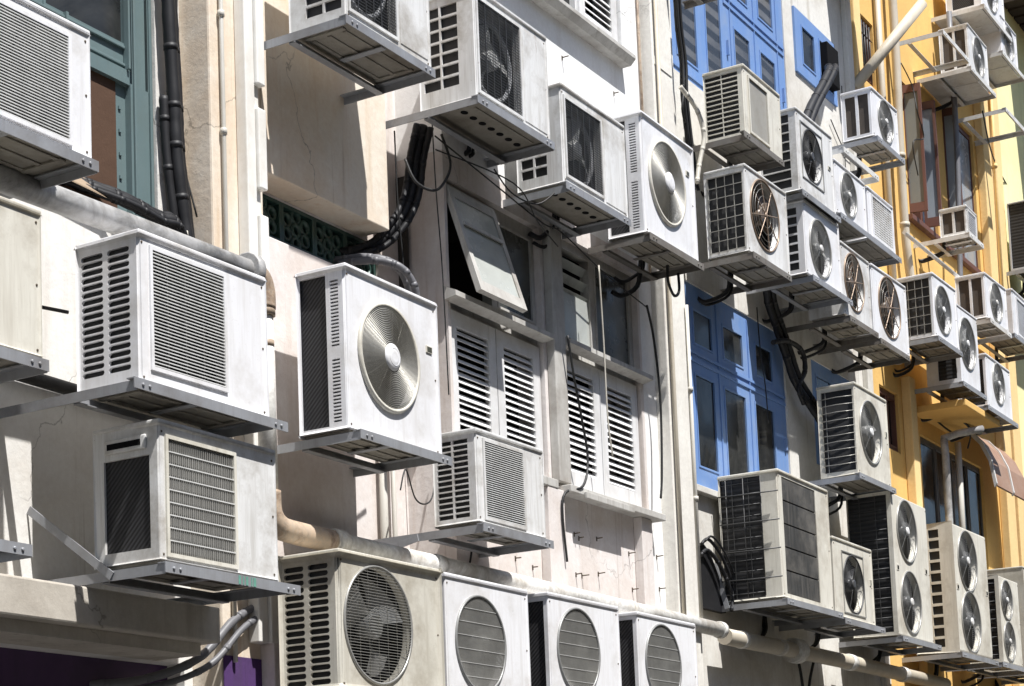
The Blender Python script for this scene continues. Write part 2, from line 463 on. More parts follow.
def wall_at(x): return -.1 if x < 8.74 else -.4 if x < 11.74 else -.3
UNITS = 'air conditioner units hung on the back walls'
def unit(label, x, z, w, h, d=.3, fronts=(), side=('solid',), mat='white', yf=-.8, cover=True, rnd=.008,
         badge=None, handles=(), panel=None, name='condenser_unit', pan='plain', screws=True, lines=True):
    root = thing(name, label, 'air conditioner', (x, yf, z), UNITS)
    root.rotation_euler.z = R(random.uniform(-.9, .9))
    mb = MB()
    fl = []
    for f in fronts:
        if f[0] == 'circ': fl.append(circle(f[1], f[2], f[3]))
        else: fl.append(rect(f[1], f[2], f[3], f[4]))
    # --- left side openings
    sl = []; sk = side[0]; e = .028
    if sk == 'slots':                             # two columns of rounded slots: rows, y range, z range
        _, rows, ya, yb, za, zb = side
        cols = ((ya, (ya+yb)/2-.012), ((ya+yb)/2+.012, yb)); st = (zb-za)/rows
        for i in range(rows):
            for a, b in cols: sl.append(stadium(a, za+st*i+st*.12, b, za+st*(i+1)-st*.12))
    elif sk == 'bigslots':                        # columns of square-cornered openings
        _, rows, cols, ya, yb, za, zb, gy, gz = side
        sz = (zb-za)/rows; sy = (yb-ya)/cols
        for i in range(rows):
            for j in range(cols):
                sl.append(rect(ya+sy*j+gy/2, za+sz*i+gz/2, ya+sy*(j+1)-gy/2, za+sz*(i+1)-gz/2))
    elif sk in ('coilvent',):                     # open coil behind, strip of small slots in front
        sl.append(rect(.11, .022, d-.006, h-.02))
        for zz0, zz1 in ((.05*h, .47*h), (.52*h, .95*h)):
            n = int((zz1-zz0)/.017)
            for i in range(n): sl.append(rect(.04, zz0+.017*i, .085, zz0+.017*i+.009))
    elif sk in ('open', 'mesh', 'grid', 'wires', 'rows'):
        sl.append(rect(side[1], side[2], side[3], side[4]))
    elif sk == 'twodark':
        y0, z0, y1, z1 = side[1:5]; mid = (y0+y1)/2
        sl += [rect(y0, z0, mid-.012, z1), rect(mid+.012, z0, y1, z1)]
    mb.holed((0, 0, w, h), fl, lambda a, b: (a, 0, b), (0, 1, 0), .045)
    mb.holed((0, 0, d, h), sl, lambda a, b: (0, a, b), (1, 0, 0), .012)
    mb.face(((w,0,0),(w,d,0),(w,d,h),(w,0,h))); mb.face(((0,d,0),(0,d,h),(w,d,h),(w,d,0)))
    mb.face(((0,0,0),(0,d,0),(w,d,0),(w,0,0))); mb.face(((0,0,h),(w,0,h),(w,d,h),(0,d,h)))
    bmesh.ops.remove_doubles(mb.bm, verts=mb.bm.verts, dist=.0004)
    def hull(v): return (abs(v.x) < 1e-4 or abs(v.x-w) < 1e-4) + (abs(v.y) < 1e-4 or abs(v.y-d) < 1e-4) + (abs(v.z) < 1e-4 or abs(v.z-h) < 1e-4) == 3
    es = [ed for ed in mb.bm.edges if hull(ed.verts[0].co) and hull(ed.verts[1].co) and sum(abs(a-b) > 1e-4 for a, b in zip(ed.verts[0].co, ed.verts[1].co)) == 1]
    bmesh.ops.bevel(mb.bm, geom=es, offset=rnd, segments=3, profile=.5, affect='EDGES', clamp_overlap=False)
    if panel:                                     # service panel seam: thin raised plate
        px0, pz0, px1, pz1 = panel; mb.box(px0, -.004, pz0, px1, .004, pz1, 0, .002)
    if screws:
        for sx, sz in ((.018, .022), (w-.018, .022), (.018, h-.03), (w-.018, h-.03), (w-.018, h*.5)):
            mb.lathe((sx, 0, sz), [(.004, -.003), (.0055, -.001), (.0055, .002)], 8, 1)
    mb.build('casing', [mat, 'nail'], root)
    if cover:
        MB().box(-.006, -.007, h+.001, w+.006, d+.006, h+.02, 0, .006).build('top_cover', mat, root)
    # --- inside: coil seen through the side and behind the fan
    cm = 'coil'
    if sk == 'twodark': cm = 'coilbr'
    if sk in ('mesh', 'coilvent'): cm = 'coild'
    if sk in ('open', 'rows'): cm = 'coilrow'
    if sk in ('open', 'rows', 'mesh', 'coilvent', 'grid', 'wires', 'twodark', 'slots', 'bigslots'):
        MB().box(.014, .012, .012, .03, d-.01, h-.012).build('side_coil', cm, root)
    bc = 'coilx'
    for f in fronts:
        if f[0] == 'rect' and f[5] == 'dirtywire': bc = 'coilgr'
    MB().box(.032, .016 if bc == 'coilgr' else min(d-.03, .15), .012, w-.012, d-.012, h-.012).build('rear_coil', bc, root)
    if sk == 'grid':
        _, y0, z0, y1, z1, ny, nz, wm = side
        g = MB()
        for i in range(ny+1): y = y0+(y1-y0)*i/ny; g.box(-.004, y-.0025, z0-.005, 0.001, y+.0025, z1+.005)
        for i in range(nz+1): q = z0+(z1-z0)*i/nz; g.box(-.008, y0-.005, q-.0025, -.0035, y1+.005, q+.0025)
        g.build('wire_guard', wm, root)
    if sk == 'rows':
        _, y0, z0, y1, z1, nz, wm = side
        g = MB()
        for i in range(nz): q = z0+(z1-z0)*(i+.5)/nz; g.tube([(.006, y0, q), (.004, (y0+y1)/2, q+random.uniform(-.004, .004)), (.006, y1, q)], .0035, 4)
        for q in (.3, .7): g.box(.002, y0+(y1-y0)*q-.002, z0, .0045, y0+(y1-y0)*q+.002, z1)
        g.build('wire_guard', wm, root)
    if sk == 'wires':
        _, y0, z0, y1, z1, nz, wm = side
        g = MB()
        for i in range(1, nz): q = z0+(z1-z0)*i/nz; g.tube([(-.004, y0-.01, q), (-.012, (y0+y1)/2, q+random.uniform(-.006, .006)), (-.004, y1+.01, q)], .003, 4)
        g.box(-.006, (y0+y1)/2+.12*(y1-y0)*3-.002, z0, -.002, (y0+y1)/2+.12*(y1-y0)*3+.002, z1)
        g.build('wire_guard', wm, root)
    # --- front openings
    for f in fronts:
        if f[0] == 'circ':
            _, cx, cz, r, gk, fm, nb = f
            fan_mb(cx, cz, r*.93, nb, .055, random.uniform(0, 2), 1.15 if nb == 3 else .85).build('fan', fm, root)
            g, mats = grille_round(gk, cx, cz, r)
            g.build('fan_grille', mats, root)
        else:
            _, x0, z0, x1, z1, gk = f
            g = MB(); b = .016
            if gk != 'darkpanels':
                for q in ((x0-b, z0-b, x1+b, z0), (x0-b, z1, x1+b, z1+b), (x0-b, z0, x0, z1), (x1, z0, x1+b, z1)):
                    g.box(q[0], -.009, q[1], q[2], .012, q[3], 0)
            mats = [mat, 'wire_w']
            if gk == 'louvre':
                n = 34
                for i in range(n):
                    zz = z0+(z1-z0)*(i+.5)/n
                    g.prism([(-.006, zz-.0036), (-.006, zz+.0005), (.012, zz+.0052), (.012, zz+.0012)], 'x', x0, x1, 1)
                for i in (1, 2, 3): g.box(x0+(x1-x0)*i/4-.002, .0125, z0, x0+(x1-x0)*i/4+.002, .017, z1, 1)
            elif gk == 'dirtywire':
                for i in range(34): xx = x0+(x1-x0)*(i+.5)/34; g.box(xx-.0022, -.002, z0, xx+.0022, .002, z1, 1)
                for i in range(1, 9): zz = z0+(z1-z0)*i/9; g.box(x0, -.006, zz-.0022, x1, -.0025, zz+.0022, 2)
                mats = ['cream2', 'wire', 'wire_w']
            elif gk == 'mesh':
                for i in range(32): xx = x0+(x1-x0)*(i+.5)/32; g.box(xx-.0011, -.001, z0, xx+.0011, .001, z1, 1)
                for i in range(32): zz = z0+(z1-z0)*(i+.5)/32; g.box(x0, -.004, zz-.0011, x1, -.0015, zz+.0011, 1)
                for i in range(1, 6): xx = x0+(x1-x0)*i/6; g.box(xx-.0016, -.008, z0, xx+.0016, -.0045, z1, 2)
                mats = [mat, 'wire_d', 'wire_d']
            elif gk == 'perf':
                g.box(x0+.001, .002, z0+.001, x1-.001, .01, z1-.001, 1); mats = [mat, 'perf']
            elif gk == 'greypanel':
                for i in range(22): zz = z0+(z1-z0)*(i+.5)/22; g.box(x0, -.002, zz-.005, x1, .006, zz+.005, 1)
                mats = [mat, 'greyp']
            elif gk == 'whitegrid':
                for i in range(16): zz = z0+(z1-z0)*(i+.5)/16; g.box(x0, -.003, zz-.006, x1, .004, zz+.006, 1)
                for i in range(1, 8): xx = x0+(x1-x0)*i/8; g.box(xx-.003, -.006, z0, xx+.003, -.0035, z1, 1)
                mats = [mat, 'white2']
            elif gk == 'bluegrid':
                for i in range(9): zz = z0+(z1-z0)*(i+.5)/9; g.box(x0, -.003, zz-.004, x1, .004, zz+.004, 1)
                for i in range(1, 6): xx = x0+(x1-x0)*i/6; g.box(xx-.004, -.007, z0, xx+.004, -.0035, z1, 1)
                mats = [mat, 'greyp']
            elif gk == 'darkpanels':
                n = 5
                for i in range(n):
                    za, zb = z0+(z1-z0)*i/n, z0+(z1-z0)*(i+1)/n
                    g.box(x0+.002, .004, za+.004, x1-.002, .014, zb-.004, 0, .003)
                mats = ['darkpanel']
            g.build('grille', mats, root)
            if gk == 'mesh':
                fr = min(x1-x0, z1-z0)*.46
                fan_mb((x0+x1)/2, (z0+z1)/2, fr, 3, .075, random.uniform(0, 2), 1.0).build('fan', 'fan_lite', root)
                rg = MB(); rg.ring(((x0+x1)/2, .06, (z0+z1)/2), fr*1.04, .014, 40, 6); rg.build('fan_shroud', 'greyp', root)
    # --- bottom pan with pressed ribs and drain holes
    p = MB(); p.box(.012, .012, -.014, w-.012, d-.012, -.001, 0)
    if pan == 'holes':
        for i in range(7):
            cx, cy = .14*w + .72*w*i/6, d*.42
            p.prism([(cx+.026*math.cos(t*math.pi/6), cy+.019*math.sin(t*math.pi/6)) for t in range(12)], 'z', -.0165, -.0135, 1)
        for i in range(4):
            cx, cy = w*.05, d*(.25+.17*i)
            p.prism([(cx+.011*math.cos(t*math.pi/4), cy+.011*math.sin(t*math.pi/4)) for t in range(8)], 'z', -.0165, -.0135, 1)
        p.box(.1*w, d*.16, -.021, .9*w, d*.2, -.0142, 0, .002)
    else:
        for yy in (.22, .5, .78): p.box(.12*w, d*yy-.012, -.021, .88*w, d*yy+.012, -.0142, 0, .003)
        p.box(.06*w, .05, -.024, .1*w, d-.05, -.0143, 0, .003); p.box(.86*w, .05, -.024, .9*w, d-.05, -.0143, 0, .003)
    p.build('base_pan', ['pan', 'black'], root)
    if lines:
        wy = wall_at(x) - yf; t_ = random.uniform(.6, .85); lm = MB()
        for k in (0, 1):
            xx = w*t_ + .045*k; rr = (.016, .011)[k]; dz = random.uniform(.05, .16)
            lm.tube([(xx, d-.01, .16), (xx+.01, d+.035, .13), (xx+.015, d+.05, .0), (xx-.03, min(d+.06, wy-.03), -dz), (xx-.12, wy-.02, -dz-.07), (xx-.18, wy+.02, -dz-.05)], rr, 7, 4)
        lm.build('refrigerant_line', 'rubber', root)
    if badge:
        bx, bz, bw, bh = badge
        b = MB(); b.box(bx, -.006, bz, bx+bw, .002, bz+bh, 1, .001); b.box(bx+.006, -.0072, bz+.005, bx+bw-.006, -.0055, bz+bh-.005, 0)
        b.build('badge', ['badge', 'cream2'], root)
    for hx, hz in handles:
        b = MB(); b.box(hx-.03, -.004, hz-.028, hx+.03, .004, hz+.028, 1, .003); b.box(hx-.018, -.0055, hz-.018, hx+.018, -.0035, hz+.012, 0)
        b.build('handle', ['black', 'cream2'], root)
    return root

BR = 'angle iron brackets under the units'
def L_arm(mb, x, y0, y1, zt, s, hh=.042, ww=.04, t=.005):
    mb.box(x if s > 0 else x-t, y0, zt-hh, x+t if s > 0 else x, y1, zt-.0052)
    mb.box(min(x, x+s*ww), y0, zt-.005, max(x, x+s*ww), y1, zt)
def bracket(label, x0, x1, zt, yf=-.84, wall=None, arms=None, mat='steel', brace=None, rear=None, hang=0, mid=False, plate=False, tray=False):
    """frame of angle iron: two arms out of the wall, a front rail and a rear rail; optional diagonal braces"""
    root = thing('wall_bracket', label, 'bracket', ((x0+x1)/2, wall if wall else wall_at(x1), zt), BR)
    ox, oy, oz = root.location
    def out(mb, nm):
        for v in mb.bm.verts: v.co -= Vector((ox, oy, oz))
        return mb.build(nm, mat, root)
    m = MB(); m.box(x0, yf, zt-.044, x1, yf+.005, zt-.0003); m.box(x0, yf+.0052, zt-.006, x1, yf+.04, zt-.0012); 
    for bx in (x0+.05, x0+.09, x1-.09, x1-.05): m.lathe((bx, yf, zt-.024), [(.004, -.006), (.007, -.005), (.007, .001)], 6)
    out(m, 'front_rail')
    a = arms or (x0+.003, x1-.003)
    for i, ax in enumerate(a):
        m = MB(); L_arm(m, ax, yf+.006, (wall or wall_at(ax))-.001, zt-.0065, 1 if i == 0 else -1); out(m, 'side_arm')
    ry = rear if rear else yf+.34
    m = MB(); m.box(a[0]+.01, ry, zt-.05, a[1]-.01, ry+.005, zt-.013); m.box(a[0]+.01, ry-.035, zt-.055, a[1]-.01, ry+.005, zt-.0505); out(m, 'rear_rail')
    if mid:
        m = MB(); xm = (a[0]+a[1])/2; m.box(xm-.02, yf+.05, zt-.0172, xm+.02, ry-.04, zt-.0125); out(m, 'cross_bar')
    if tray:
        m = MB(); m.box(a[0]+.012, yf+.05, zt-.0125, a[1]-.012, (wall or wall_at(x1))-.01, zt-.0095); out(m, 'tray_sheet')
    if brace:
        for ax in (a if brace[0] == 'both' else (a[0],) if brace[0] == 'left' else (a[1],)):
            sg = 1 if ax == a[0] else -1
            m = MB(); m.bar((ax-sg*.004, (wall or wall_at(ax))-.01, zt+brace[2]), (ax-sg*.004, yf+brace[1], zt-.03), .006, .036); out(m, 'diagonal_brace')
    if plate:
        for i, ax in enumerate(a):
            sg = 1 if i == 0 else -1
            m = MB(); m.box(ax-.02+sg*.02, (wall or wall_at(ax))-.008, zt-.16, ax+.02+sg*.02, (wall or wall_at(ax))-.0005, zt+.07); out(m, 'wall_plate')
    return root

# ================================================================== the units, wall by wall; positions and sizes mostly computed from image pixels
# ---- left house
unit('white unit with fine slatted grille cut by the top left corner, beside teal window', 4.65, 4.41, .79, .50, .33,
     [('rect', .09, .035, .67, .45, 'louvre')], ('slots', 12, .04, .29, .06, .44), 'white', panel=None, lines=False)
bracket('grey bracket under the slatted unit in the top left corner, above the painted grey pipe', 4.55, 5.45, 4.396, mid=True)
unit('cream unit cut by the left edge, only its plain right end showing below thick pipe', 4.36, 3.56, .79, .54, .33,
     [('circ', .28, .27, .22, 'hbars', 'fan_dark', 3)], ('solid',), 'cream2', lines=False)
bracket('bracket under the plain cream unit at the left edge of the photo', 4.28, 5.16, 3.545)
bracket('empty bracket end low at the left edge, just above the concrete door canopy', 4.2, 5.06, 2.84, brace=('both', .3, .34))
unit('clean white unit with wide slatted grille and slotted left side, under the thick grey pipe', 5.72, 3.585, .81, .605, .33,
     [('rect', .075, .075, .525, .555, 'louvre')], ('slots', 17, .05, .31, .055, .57), 'white', cover=True, rnd=.012, lines=False)
bracket('long grey bracket under the clean white slatted unit, passing over the dirty wire fronted unit', 5.60, 6.60, 3.57, yf=-.87, mid=True, arms=(5.62, 6.50))
u = unit('dirty white unit with smudged wire front and black mesh side, above the concrete canopy', 5.82, 2.885, .765, .55, .34,
     [('rect', .05, .03, .475, .495, 'dirtywire')], ('mesh', .05, .05, .29, .43), 'white2', lines=False)
m = MB(); m.box(-.012, .06, .455, .0005, .28, .515, 0, .006); m.box(-.0135, .085, .472, -.0115, .262, .497, 1)
m.build('handle', ['white2', 'black'], u)
b4 = bracket('bracket with green stencil marks under the dirty wire fronted unit above the canopy', 5.80, 6.70, 2.87, brace=('left', .28, .30), mid=True, arms=(5.805, 6.60))
M['green'] = plain('faded green stencil paint', (.16, .38, .30), .7, var=.4, scale=60)
for dx, w_ in ((0, .014), (.03, .006), (.05, .014), (.085, .007), (.1, .018)):
    m = MB(); m.box(.015+dx, -.7415, -.041, .015+dx+w_, -.7402, -.004); m.build('stencil_mark', 'green', b4)

# ---- white house
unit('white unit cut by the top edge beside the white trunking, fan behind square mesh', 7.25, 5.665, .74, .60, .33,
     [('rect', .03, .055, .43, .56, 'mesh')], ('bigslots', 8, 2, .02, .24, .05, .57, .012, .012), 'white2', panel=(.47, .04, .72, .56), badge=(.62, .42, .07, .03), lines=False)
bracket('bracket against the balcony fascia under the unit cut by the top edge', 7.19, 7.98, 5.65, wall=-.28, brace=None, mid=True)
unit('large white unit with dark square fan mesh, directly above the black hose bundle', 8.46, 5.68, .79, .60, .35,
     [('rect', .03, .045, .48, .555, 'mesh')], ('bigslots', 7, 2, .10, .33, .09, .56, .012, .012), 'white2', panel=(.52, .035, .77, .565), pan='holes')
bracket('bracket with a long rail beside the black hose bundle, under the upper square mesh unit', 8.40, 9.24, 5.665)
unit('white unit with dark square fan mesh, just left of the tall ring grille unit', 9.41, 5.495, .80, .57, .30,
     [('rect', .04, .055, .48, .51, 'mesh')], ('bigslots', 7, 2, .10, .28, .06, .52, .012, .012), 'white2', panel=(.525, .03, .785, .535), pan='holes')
bracket('bracket under the square mesh unit that hangs over the propped open top light', 9.36, 10.18, 5.48, arms=(9.40, 10.12))
unit('tall white unit with concentric ring grille and white hub, just left of the white pilaster', 10.47, 5.49, .77, .76, .25,
     [('circ', .345, .41, .257, 'rings', 'fan_dark', 3)], ('coilvent',), 'white', badge=(.66, .56, .05, .035), rnd=.014)
bracket('rusty dark bracket under the tall ring grille unit by the white pilaster', 10.44, 11.24, 5.475, mat='steel2', mid=True, arms=(10.46, 11.2))
unit('big white unit with concentric ring grille and white hub, below the green vent blocks', 7.17, 3.66, .80, .765, .27,
     [('circ', .355, .405, .25, 'rings', 'fan_dark', 3)], ('coilvent',), 'white', badge=(.70, .51, .055, .035), rnd=.014, lines=False)
bracket('pale bracket under the big ring grille unit below the vent blocks', 7.16, 7.96, 3.645, yf=-.87, mid=True, arms=(7.165, 7.84), wall=-.36)
unit('small white unit with a slatted grille in front of the left shutters', 8.31, 3.385, .68, .465, .26,
     [('rect', .075, .03, .465, .425, 'louvre')], ('bigslots', 14, 2, .045, .245, .025, .44, .012, .007), 'white2', lines=False)
bracket('bracket under the small slatted unit in front of the shutters', 8.29, 9.03, 3.37, mid=True, brace=('left', .4, -.1), arms=(8.30, 8.98))
LR = 2.45
unit('grimy cream unit with wide round barred fan, left end of the bottom row', 7.05, LR, .83, .615, .33,
     [('circ', .305, .31, .27, 'hbars', 'fan_pale', 3)], ('slots', 17, .06, .31, .02, .58), 'cream', rnd=.022)
unit('white bottom row unit with round wire fan guard, right next to the grimy cream unit', 7.96, LR, .82, .61, .3,
     [('circ', .325, .30, .24, 'sparse', 'fan_pale', 3)], ('mesh', .03, .02, .28, .58), 'white')
unit('white bottom row unit with round wire fan guard, middle one of the three alike', 9.01, LR, .81, .625, .3,
     [('circ', .32, .345, .235, 'sparse', 'fan_pale', 3)], ('mesh', .03, .02, .28, .6), 'white')
unit('white bottom row unit with round wire fan guard, last one before the pipe end', 10.09, LR, .80, .625, .3,
     [('circ', .325, .355, .235, 'sparse', 'fan_pale', 3)], ('mesh', .03, .02, .28, .6), 'white')
bracket('long bracket carrying the row of round fan units along the bottom edge', 7.0, 10.95, LR-.015, mid=False, rear=-.54)

# ---- blue windowed house
unit('white unit with a plain grey perforated front below the upper blue window', 12.18, 6.655, .67, .50, .30,
     [('rect', .09, .055, .42, .445, 'perf')], ('bigslots', 13, 2, .04, .292, .025, .48, .006, .007), 'cream2')
bracket('bracket under the unit with the grey perforated front', 12.05, 12.78, 6.64, mat='steel2', mid=True, arms=(12.10, 12.74))
unit('white unit with recessed fan in a square frame, below the small blue window', 13.17, 6.55, .72, .62, .30,
     [('circ', .29, .34, .20, 'dark', 'fan_grey', 3)], ('bigslots', 8, 1, .06, .285, .03, .60, .0, .009), 'white2', badge=(.62, .34, .05, .03))
bracket('bracket under the unit with the square framed fan', 13.12, 13.92, 6.535, arms=(13.18, 13.88))
unit('grimy unit with brown spoked fan and coarse wire grid side, right of the white pilaster', 12.11, 5.805, .73, .605, .30,
     [('circ', .32, .335, .25, 'arms', 'fan_brown', 4)], ('grid', .02, .03, .28, .57, 4, 7, 'wire'), 'white2')
bracket('dark bracket under the grimy unit with the brown spoked fan and wire grid side', 12.10, 12.80, 5.79, mat='steel2', mid=True)
unit('white unit with a glinting round fan and square holed side, between two brown spoked fans', 13.22, 5.93, .73, .55, .28,
     [('circ', .31, .26, .215, 'open', 'fan_pale', 4)], ('bigslots', 7, 2, .05, .26, .03, .52, .014, .014), 'white')
bracket('pale bracket under the white unit with the square holed side', 13.24, 14.08, 5.915, arms=(13.25, 13.94), mid=True)
unit('white unit with pale fan, left one of the pair sharing a long rail', 13.95, 6.60, .68, .41, .30,
     [('circ', .29, .215, .17, 'open', 'fan_pale', 4)], ('solid',), 'white')
unit('white unit with flat white grid front, right end of the long shared rail', 14.70, 6.60, .62, .41, .30,
     [('rect', .10, .04, .57, .37, 'whitegrid')], ('solid',), 'white')
bracket('long bracket shared by the pale fan unit and the white grid fronted unit', 13.93, 15.36, 6.585, mid=True, arms=(13.96, 15.32))
unit('shaded white unit with a brown spoked fan, squeezed between two brighter units', 13.985, 5.80, .65, .56, .28,
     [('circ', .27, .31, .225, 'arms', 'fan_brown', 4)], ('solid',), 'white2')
bracket('bracket under the squeezed shaded unit with a brown spoked fan', 14.0, 14.65, 5.785, mat='steel2', mid=True)
unit('bright white unit with bronze spoked fan, right end of the blue house row', 14.68, 5.775, .80, .585, .28,
     [('circ', .38, .32, .25, 'arms', 'fan_brown', 4)], ('bigslots', 9, 2, .03, .25, .03, .55, .014, .014), 'white')
bracket('bracket under the bright white unit with the bronze spoked fan', 14.70, 15.42, 5.76, mat='steel2', mid=True)
unit('white unit with bare coil and loose wires on its side, beside the lower blue window', 14.10, 4.565, .75, .70, .30,
     [('circ', .33, .375, .245, 'open', 'fan_pale', 4)], ('wires', .02, .03, .27, .67, 11, 'wire'), 'cream2', badge=(.69, .40, .035, .05))
bracket('grey bracket under the loose wired unit beside the lower blue window', 14.0, 14.85, 4.55, arms=(14.05, 14.82))
u = unit('large old unit with black coil side and dark panelled front below the blue window', 12.41, 3.425, .99, .88, .44,
     [('rect', .075, .03, .735, .855, 'darkpanels')], ('rows', .13, .012, .436, .868, 11, 'wire_d'), 'cream2', rnd=.01)
m = MB()
for i in range(4):
    q = .14 + .2*i; m.tube([(-.03, -.01, q), (-.035, .2, q), (-.03, .44, q+.006)], .005, 5)
for q in (.12, .25, .38): m.tube([(-.022, q, .02), (-.022, q, .86)], .003, 5)
m.build('wire_guard', 'wire_d', u)
bracket('wide grey bracket under the large old unit with the dark panelled front', 12.38, 13.46, 3.41, brace=('left', .45, .30), mid=True)
unit('small white unit with a dark square framed fan beside the large old panelled unit', 13.43, 3.395, .83, .57, .30,
     [('circ', .40, .27, .215, 'dark', 'fan_dark', 3)], ('solid',), 'cream2', badge=(.77, .30, .03, .05))
bracket('bracket under the small unit beside the large old panelled unit', 13.50, 14.38, 3.38, arms=(13.54, 14.30), mid=True)
unit('tall white unit with two fans one above the other and a black coil side', 14.79, 3.375, .95, 1.15, .36,
     [('circ', .385, .875, .25, 'open', 'fan_grey', 3), ('circ', .39, .29, .25, 'open', 'fan_grey', 3)], ('rows', .03, .02, .352, 1.13, 14, 'wire_d'), 'cream2', handles=((.10, .55), (.85, .6)), cover=False)
bracket('bracket under the tall twin fan unit with the black coil side', 14.80, 15.78, 3.36, mid=True)
unit('tall cream unit with two overlapping fans and ten square openings in its side', 16.38, 3.37, 1.02, 1.125, .36,
     [('circ', .42, .83, .265, 'open', 'fan_grey', 3), ('circ', .42, .285, .265, 'open', 'fan_grey', 3)], ('bigslots', 11, 2, .10, .33, .03, 1.09, .024, .024), 'cream2', handles=((.10, .57), (.95, .6)), cover=False, rnd=.014)
bracket('bracket under the tall cream unit with the square side openings', 16.36, 17.46, 3.355, mid=True)
unit('tall cream unit with two small fans at the lower right corner, open dark side', 17.74, 3.375, .68, .81, .30,
     [('circ', .25, .60, .18, 'open', 'fan_grey', 3), ('circ', .26, .21, .18, 'open', 'fan_grey', 3)], ('rows', .03, .03, .28, .78, 9, 'wire_d'), 'cream2', cover=False)
bracket('bracket under the twin small fan unit at the lower right corner', 17.60, 18.50, 3.36, mid=True)
unit('cream unit with plain flat side behind the small twin fan unit, cut by right edge', 18.62, 3.375, .8, .98, .46,
     [('circ', .38, .5, .24, 'open', 'fan_grey', 3)], ('solid',), 'cream')
bracket('bracket under the plain sided unit cut by the lower right edge', 18.58, 19.45, 3.36)

# ---- orange house
unit('white unit with a grey fan and broad wire grid side below the loose diagonal pole', 16.31, 6.145, .64, .555, .32,
     [('circ', .25, .285, .21, 'open', 'fan_grey', 3)], ('grid', .03, .03, .29, .53, 4, 6, 'wire'), 'white')
bracket('bracket under the wire grid sided unit below the loose pole', 16.26, 16.96, 6.13, mid=True)
unit('tall white unit with a large bright fan standing over the orange painted slab', 16.98, 5.875, .62, .70, .30,
     [('circ', .27, .40, .235, 'open', 'fan_pale', 3)], ('open', .03, .03, .20, .67), 'white')
bracket('bracket on the orange painted slab under the tall bright fan unit', 16.93, 17.66, 5.86, mid=True)
unit('white unit with grey mesh side and bright fan, right of the orange slab', 17.84, 5.80, .82, .50, .28,
     [('circ', .40, .30, .195, 'open', 'fan_pale', 3)], ('mesh', .03, .03, .25, .47), 'white')
bracket('bracket under the bright fan unit to the right of the orange slab', 17.68, 18.70, 5.785, mid=True)
unit('white unit with brown mesh side, right below the small box unit on the brown window', 17.98, 6.70, .68, .425, .28,
     [('circ', .34, .22, .185, 'open', 'fan_pale', 3)], ('twodark', .03, .03, .25, .40), 'white')
bracket('pale bracket under the brown mesh sided unit below the small box unit', 17.96, 18.68, 6.685, mid=True, mat='steelw')
unit('white unit with small slotted strip and grey barred front, cut by the right edge', 18.94, 6.74, .74, .46, .28,
     [('rect', .16, .05, .62, .41, 'greypanel')], ('bigslots', 12, 1, .10, .15, .05, .42, .004, .014), 'white')
bracket('bracket under the grey barred unit cut by the right edge', 18.80, 19.72, 6.725, mid=True)
unit('small white box unit hung on the brown window behind the thin grey pipe', 17.51, 7.40, .34, .255, .25,
     [('rect', .05, .03, .29, .225, 'bluegrid')], ('twodark', .02, .025, .225, .23), 'white2')
bracket('short bracket under the small white box unit on the brown window', 17.44, 17.90, 7.385, mat='steelw', mid=True)
unit('white unit with a brown mesh side in front of the corner of the orange wall', 14.95, 7.535, .62, .40, .26,
     [('circ', .32, .215, .175, 'open', 'fan_pale', 4)], ('twodark', .03, .03, .23, .37), 'white')
bracket('bracket under the brown mesh sided unit at the corner of the orange wall', 14.93, 15.62, 7.52, mid=True)
bracket('small empty bracket beside the unit at the corner of the orange wall', 14.08, 14.90, 7.16, mat='steelw')
unit('white unit with a black mesh side, highest of the cluster in the upper right corner', 18.58, 10.03, .80, .60, .36,
     [('circ', .36, .30, .22, 'open', 'fan_pale', 3)], ('mesh', .08, .03, .30, .57), 'white')
bracket('wide pale bracket under the highest unit in the upper right corner', 18.50, 19.50, 10.015, mat='steelw', mid=True, tray=True)
unit('shaded white unit with a brown mesh side under the highest bracket in the upper right', 17.98, 9.17, .66, .44, .28,
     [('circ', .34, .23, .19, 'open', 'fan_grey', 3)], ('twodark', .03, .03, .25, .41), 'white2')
bracket('pale bracket under the shaded brown mesh sided unit in the upper right', 17.88, 18.72, 9.155, mat='steelw', mid=True, tray=True)
unit('white unit with two short vent slots, partly hidden right of the shaded unit', 19.22, 9.76, .60, .41, .30,
     [('circ', .30, .21, .17, 'open', 'fan_pale', 3)], ('bigslots', 4, 1, .03, .12, .24, .38, .006, .014), 'white')
bracket('bracket under the partly hidden unit with two short vent slots', 19.09, 19.92, 9.745, mat='steelw', mid=True, tray=True)
unit('dark sided unit on the yellow wall at the right edge of the photo', 20.4, 7.83, .8, .74, .36,
     [('circ', .4, .38, .25, 'open', 'fan_grey', 3)], ('open', .01, .03, .35, .74), 'greyp')
bracket('bracket under the dark sided unit on the yellow wall', 20.3, 21.28, 7.815, mid=True)
bracket('empty pale bracket in front of the shaded brown mesh sided unit', 17.02, 17.82, 9.20, mat='steelw', plate=False)
bracket('empty rectangular bracket sticking out in front of the yellow wall', 19.06, 19.82, 9.13, mat='steelw', rear=-.40)
bracket('old empty bracket at the top edge between the white and blue houses', 11.62, 11.92, 7.60, yf=-1.05, mat='steel2', wall=-.5, rear=-.62)
